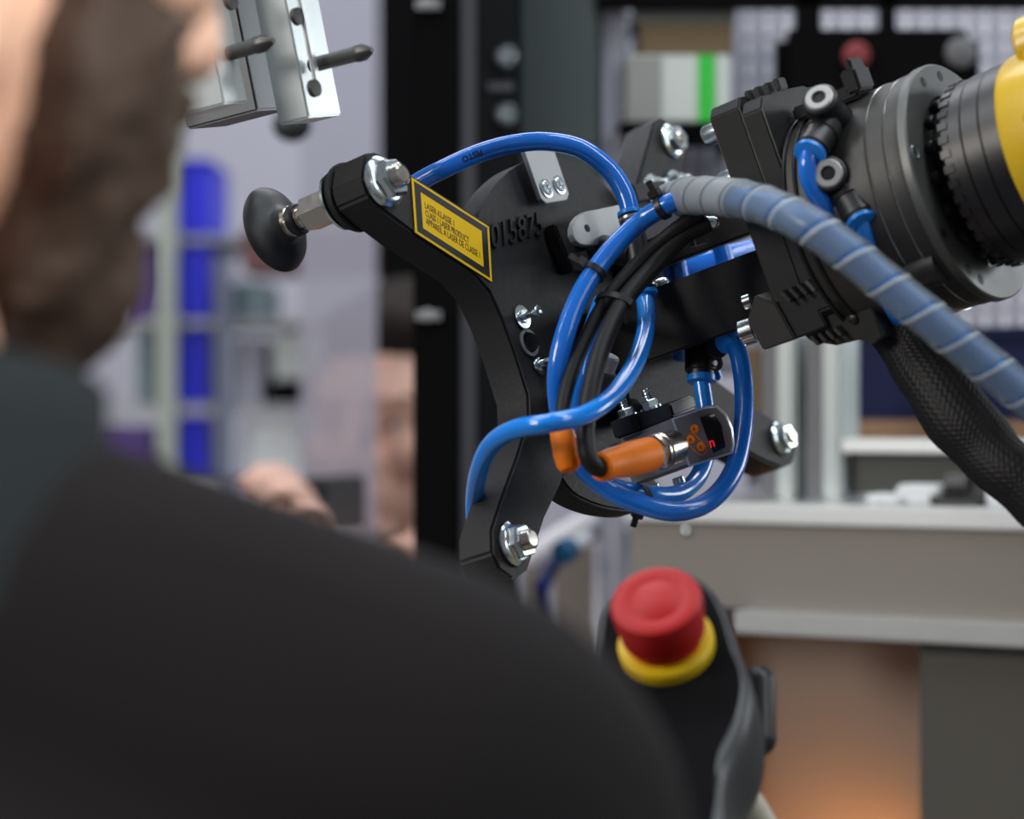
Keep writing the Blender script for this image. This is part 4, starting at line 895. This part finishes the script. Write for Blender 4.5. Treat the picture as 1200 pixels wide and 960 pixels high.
d = rad(-8); p = AX(0.238) + d * 0.0395; build(MB().lathe(p, d, [(0, 0.0048), (0.003, 0.0048), (0.0036, 0.004), (0.0037, 0.0022), (0.002, 0.002)], 24), 'socket_screw', m_steel, rw)
p = P(1212, 55, 0.93); build(MB().cyl(p - N * 0.004, p + N * 0.06, 0.0125, ch=0.002), 'yellow_cap', m_yellow, rw)
build(MB().cap(AX(0.274), AX(0.274) + V((0.34, -0.16, 0.03)), 0.036, 0.05, 32), 'forearm', m_yellow, rw, smooth=50)
base = AX(0.274) + V((0.36, -0.17, 0.03))
build(MB().cap(base, V((base.x + 0.15, base.y - 0.05, 0.45)), 0.055, 0.075, 28), 'arm', m_yellow, rw, smooth=50)
build(MB().cyl(V((base.x + 0.15, base.y - 0.05, 0)), V((base.x + 0.15, base.y - 0.05, 0.5)), 0.14, 0.10, 40, 0.01), 'base', m_yellow, rw)

# push-in elbows on the tool changer, facing the aisle
def elbow(px, py, Y, bend_px, root_px, label, ax):
    """Banjo elbow: socket screw towards us, barrel down to the collar, foot on the cylinder."""
    c = P(px, py, Y); t = thing('push_in_elbow', c, label, 'fitting')
    ax = V(ax).normalized()
    rt = P(root_px[0], root_px[1], Y + 0.018)
    build(MB().cap(c - ax * 0.0085, rt, 0.0072, 0.0078, 24), 'shoulder', m_black, t, smooth=50)
    build(MB().lathe(rt + (c - rt).normalized() * 0.001, (rt - c).normalized(), [(0, 0.0080), (0.001, 0.0088), (0.0028, 0.0088), (0.0032, 0.0080)], 32), 'foot_ring', m_alu_dull, t)
    build(MB().lathe(c, ax, [(-0.010, 0.0070), (0.0005, 0.0070), (0.001, 0.0064)], 28), 'boss', m_black, t)
    sc = build(MB().lathe(c + ax * 0.0004, ax, [(0, 0.0058), (0.0012, 0.0058), (0.0018, 0.0052), (0.0018, 0.0030), (0.0002, 0.0028)], 28), 'socket_screw', m_alu_dull, t)
    mb = MB(); mb.hexn(c + ax * 0.0009, ax, 0.0028, 0.0003); build(mb, 'hexagon_socket', m_ink_grey, sc, smooth=0)
    e = P(bend_px[0], bend_px[1], Y - 0.004); st = P(px + (bend_px[0] - px) * 0.25 + (root_px[0] - px) * 0.35, py + (bend_px[1] - py) * 0.3 + (root_px[1] - py) * 0.35, Y + 0.006); dd = (e - st).normalized(); L = (e - st).length
    build(MB().lathe(st, dd, [(0, 0.0066), (L * .35, 0.0072), (L * .36, 0.0066), (L - 0.004, 0.0064), (L - 0.0036, 0.0068), (L - 0.0018, 0.0068)], 30), 'barrel', m_black, t)
    build(MB().lathe(st + dd * (L - 0.0018), dd, [(0, 0.0060), (0.0010, 0.0062), (0.0012, 0.0058)], 30), 'metal_band', m_flange, t)
    build(MB().lathe(st + dd * (L - 0.0006), dd, [(0, 0.0058), (0.0004, 0.0064), (0.0018, 0.0064), (0.0022, 0.0046)], 30), 'collar', m_collar, t)
    return e
e1 = elbow(961, 117, 0.945, (950, 179), (990, 152), 'upper black push-in elbow with a bright blue collar on the tool changer', (-0.38, -0.78, 0.45))
e2 = elbow(971, 204, 0.94, (1010, 260), (1000, 210), 'lower black push-in elbow with an open socket screw on the tool changer', (-0.25, -0.95, 0.12))
o, _ = tube_thing('air_tube', [(950, 176, .942), (946, 195, .941), (951, 218, .942), (968, 245, .945), (990, 285, .95), (1012, 322, .955), (1032, 350, .962), (1050, 380, .975)], 0.0036, m_tube, 'short blue tube from the upper elbow down to the braided sleeve', conv=P)
o, _ = tube_thing('air_tube', [(1010, 258, .937), (1016, 285, .938), (1026, 318, .945), (1040, 350, .955), (1060, 385, .97)], 0.0034, m_tube2, 'short blue tube from the lower elbow into the braided sleeve', conv=P)

# tubes behind the gap of the two posts
o, _ = tube_thing('air_tube', [(786, 318, 1.12), (815, 310, 1.13), (850, 302, 1.14), (905, 288, 1.15), (960, 275, 1.16)], 0.0055, m_tube, 'blue air tube seen through the gap between the carrier posts', conv=P)
o, _ = tube_thing('air_tube', [(790, 290, 1.10), (797, 330, 1.10), (800, 360, 1.10), (800, 420, 1.11)], 0.0045, m_tube, 'upright blue air tube at the left end of the gap between the posts', conv=P)
o, _ = tube_thing('air_tube', [(842, 280, 1.11), (850, 310, 1.11), (852, 340, 1.11), (850, 400, 1.12)], 0.0045, m_tube, 'upright blue air tube in the middle of the gap between the posts', conv=P)

# ------------------------------------------------------------------ translucent spiral hose and braided sleeve
hp = smooth_path([P(*p) for p in ((770, 243, 1.0), (800, 231, .985), (840, 230, .955), (888, 238, .925), (938, 259, .905), (988, 292, .897), (1038, 332, .893), (1095, 378, .89), (1152, 424, .89), (1215, 474, .89), (1300, 540, .89))] + [V((0.275, 0.885, 1.30)), V((0.36, 0.86, 1.265)), V((0.45, 0.83, 1.275)), V((0.52, 0.80, 1.34)), V((0.55, 0.785, 1.43))], 24)
sh = thing('spiral_hose', P(900, 260, .92), 'translucent grey spiral wrap hose with a blue tube inside', 'hose')
build(MB().tube(hp[30:], lambda t: 0.0036 + 0.0023 * min(1, t * 4.6), 20), 'inner_tube', mat('blue_inner_tube', (0.008, 0.23, 0.66), 0.3), sh, smooth=60)
fr_ = frames(hp); Ls = [0]
for i in range(1, len(hp)): Ls.append(Ls[-1] + (hp[i] - hp[i - 1]).length)
def along(s):
    s = max(0, min(s, Ls[-1] - 1e-6)); lo, hi = 0, len(Ls) - 1
    while hi - lo > 1:
        m_ = (lo + hi) // 2
        if Ls[m_] <= s: lo = m_
        else: hi = m_
    t = (s - Ls[lo]) / (Ls[hi] - Ls[lo]); return hp[lo].lerp(hp[hi], t), fr_[lo][2].lerp(fr_[hi][2], t), fr_[lo][3].lerp(fr_[hi][3], t)
pitch = 0.0162; turns = int(Ls[-1] / pitch) - 1; W = 8; SEG = 40; vs = []; fs = []; Lt = Ls[-1]
for j in range(turns * SEG + 1):
    th = 2 * PI * j / SEG
    for k in range(W + 1):
        f = k / W; s = 0.004 + pitch * j / SEG + f * pitch * 0.94; rr = 0.0072 * (1 + 0.035 * (2 * f - 1) ** 2 + 0.02 * f) * min(1.0, 0.70 + s / 0.03)
        c, u, b = along(s); vs.append(c + (u * math.cos(th) - b * math.sin(th)) * rr)
for j in range(turns * SEG):
    for k in range(W): fs.append((j * (W + 1) + k, j * (W + 1) + k + 1, (j + 1) * (W + 1) + k + 1, (j + 1) * (W + 1) + k))
sp = build(MB().add(vs, fs), 'spiral_wrap', m_wrap, sh, smooth=60)
sp.data.materials.append(m_wrap2); sp.data.materials.append(m_wrap3)
for i, f in enumerate(sp.data.polygons): f.material_index = 2 if i % W == 0 else (1 if i // W < 3.6 * SEG else 0)
sm = sp.modifiers.new('thickness', 'SOLIDIFY'); sm.thickness = 0.0008; sm.offset = 0

sp_ = smooth_path([P(*p) for p in ((1018, 325, .985), (1040, 362, .98), (1072, 415, .97), (1108, 468, .955), (1150, 520, .945), (1195, 562, .935), (1260, 610, .93))] + [V((0.27, 0.93, 1.27)), V((0.35, 0.925, 1.245)), V((0.46, 0.91, 1.26)), V((0.53, 0.87, 1.33)), V((0.56, 0.83, 1.43))], 44)
def braid(j, an):
    k = 56; a2 = an * k / 2; s = j * 1.3
    w1 = math.sin(a2 + s) ; w2 = math.sin(a2 - s); over = math.sin(an * k / 4 + s * 0.5) * math.sin(an * k / 4 - s * 0.5)
    t = j / 264.0; env = 1 + 0.06 * math.sin(t * 14) + 0.03 * math.sin(t * 33 + an)
    return 0.0128 * env * min(1, 0.62 + t * 3.2) * (1 + 0.022 * (max(w1, w2) if over > 0 else min(w1, w2) + 0.5))
bs = thing('braided_sleeve', P(1110, 470, .955), 'black braided cable sleeve running down to the right edge', 'sleeve')
build(MB().tube(sp_, 0.0128, 176, rf=braid), 'braid', m_braid, bs, smooth=60)
p = sp_[4]; d = (sp_[8] - sp_[2]).normalized(); build(MB().lathe(p - d * 0.004, d, [(0, 0.0086), (0, 0.0100), (0.004, 0.0100), (0.004, 0.0086)], 32, closed=True), 'clamp_band', m_black, bs)
build(MB().box(p + V((0.0035, -0.0105, 0.002)), d, V((0, 1, 0)), d.cross(V((0, 1, 0))), 0.006, 0.003, 0.008), 'clamp_lock', m_flange, bs, bevel=0.0005)

# ------------------------------------------------------------------ bright aluminium gripper jaws at the top left
JL = V((0.19, 0.05, -0.98)).normalized(); JB = V((0.80, -0.55, 0.13)); JB = (JB - JL * JB.dot(JL)).normalized(); JG = JL.cross(JB).normalized()
if JG.y > 0: JG = -JG                                              # JB: normal of the bright faces, JG: normal of the grey faces
jw = thing('gripper_jaws', P(300, 80, 0.97), 'bright aluminium pneumatic jaws with two dark pins at the top', 'gripper')
def jaw(px, py, wg, wb, y0=0.96):
    """Block whose nearest lower corner is at this picture point; wg: width of the grey face, wb: of the bright face."""
    c = P(px, py, y0); L = 0.14
    return MB().box(c - JL * L / 2 - JB * wg / 2 - JG * wb / 2, JL, JB, JG, L, wg, wb), c
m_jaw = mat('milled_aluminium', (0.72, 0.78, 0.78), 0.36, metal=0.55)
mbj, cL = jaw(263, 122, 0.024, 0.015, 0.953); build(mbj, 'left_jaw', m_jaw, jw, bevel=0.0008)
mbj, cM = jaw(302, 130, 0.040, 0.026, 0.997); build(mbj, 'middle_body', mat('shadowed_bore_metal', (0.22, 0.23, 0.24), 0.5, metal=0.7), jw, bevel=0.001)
mbj, cR = jaw(362, 138, 0.016, 0.022, 0.965); build(mbj, 'right_jaw', m_jaw, jw, bevel=0.0008)
for (x0, y0, x1, y1, Y) in ((250, 68, 322, 47, .955), (372, 75, 438, 58, .955)):
    a_, b_ = P(x0, y0, Y + 0.01), P(x1, y1, Y - 0.008); d = (b_ - a_); L = d.length
    build(MB().lathe(a_ - d * 0.1, d, [(0, 0.0030), (L * .78, 0.0030), (L * .80, 0.0034), (L * .93, 0.0034), (L * 1.08, 0.0012)], 20), 'pin', mat('dark_steel', (0.10, 0.10, 0.095), 0.4, metal=0.7), jw)
for (x, y) in ((366, 104), (346, 20), (268, 2)):
    p = P(x, y, .953); build(MB().lathe(p, JB, [(0, 0.0035), (0.002, 0.0035), (0.0022, 0.0018)], 20), 'screw', m_anod, jw)
p = P(363, 60, .956); build(MB().box(p + JB * 0.0005 - JL * 0.008, JL, JG, JB, 0.045, 0.0035, 0.002), 'guide_strip', m_alu, jw, bevel=0.0006)
mb = MB(); q_ = P(300, -190, 0.985); mb.box(q_, JL, JB, JG, 0.06, 0.08, 0.06); mb.cyl(q_, V((q_.x - 0.03, q_.y + 0.05, 3.0)), 0.03); build(mb, 'carrier', m_alu_dull, jw, bevel=0.001)

# ------------------------------------------------------------------ hand-held panel with the emergency stop
pd = thing('teach_pendant', P(790, 1050, .86), 'black hand-held robot panel with a red emergency stop button', 'control panel')
YP = 0.85
EA = V((-0.20, -0.66, 0.72)).normalized()                      # axis of the button
def EP(px, py, h=0.0):
    o = V((0, 0, CAMZ)); r = V(((px - 600) * K, 1.0, -(py - 480) * K)); c = P(784, 762, YP) + EA * h
    return o + r * ((c - o).dot(EA) / r.dot(EA))
bo = smooth_path([EP(x, y) for x, y in ((694, 738), (703, 702), (728, 675), (770, 660), (812, 664), (838, 684), (854, 716), (868, 760), (882, 800), (874, 850), (850, 905), (832, 1010), (700, 1010), (684, 880))], 6, True)
ctr = sum(bo, V((0, 0, 0))) / len(bo)
mb = MB(); n_ = len(bo); lay = [(0.0, 0.86), (-0.0015, 0.93), (-0.006, 0.985), (-0.012, 1.0), (-0.030, 1.01), (-0.040, 0.96), (-0.044, 0.88)]
vs = []
for h, k in lay: vs += [ctr + (p - ctr) * k + EA * h for p in bo]
fs = [tuple(range(n_)), tuple(range(len(lay) * n_ - 1, (len(lay) - 1) * n_ - 1, -1))]
for j in range(len(lay) - 1): fs += [(j * n_ + i, (j + 1) * n_ + i, (j + 1) * n_ + (i + 1) % n_, j * n_ + (i + 1) % n_) for i in range(n_)]
build(mb.add(vs, fs), 'housing', m_grey, pd, smooth=50)
face_ = [ctr + (p - ctr) * 0.85 + EA * 0.0001 for p in bo]
build(MB().prism(face_, EA * 0.0008), 'face_foil', mat('matt_black_foil', (0.005, 0.005, 0.006), 0.9, spec=0.1), pd, smooth=30)
cB = EP(782, 760, 0.0009)
build(MB().lathe(cB, EA, [(0, 0.0170), (0.0040, 0.0170), (0.0052, 0.0160), (0.0054, 0.010)], 48), 'yellow_ring', m_ylw, pd)
es = build(MB().lathe(cB + EA * 0.0056, EA, [(0, 0.0132), (0.004, 0.0132), (0.0045, 0.0150), (0.0175, 0.0162), (0.0195, 0.0155), (0.0203, 0.0140), (0.0199, 0.0110), (0.0196, 0.009), (0.0200, 0.0085), (0.0200, 0.0003)], 56), 'stop_button', m_red, pd, smooth=40)
a_, b_ = P(889, 800, 0.874), P(888, 866, 0.866); build(MB().cap(a_, b_, 0.0062, 0.0066, 20), 'enabling_switch', m_black, pd)
build(MB().cap(P(875, 940, 0.86), P(905, 990, 0.87), 0.006, 0.006, 16), 'cream_strap', m_cream, pd)
build(MB().cap(EP(770, 1000, -0.02), P(770, 1250, 0.86), 0.018, 0.020, 24), 'grip', m_grey, pd)
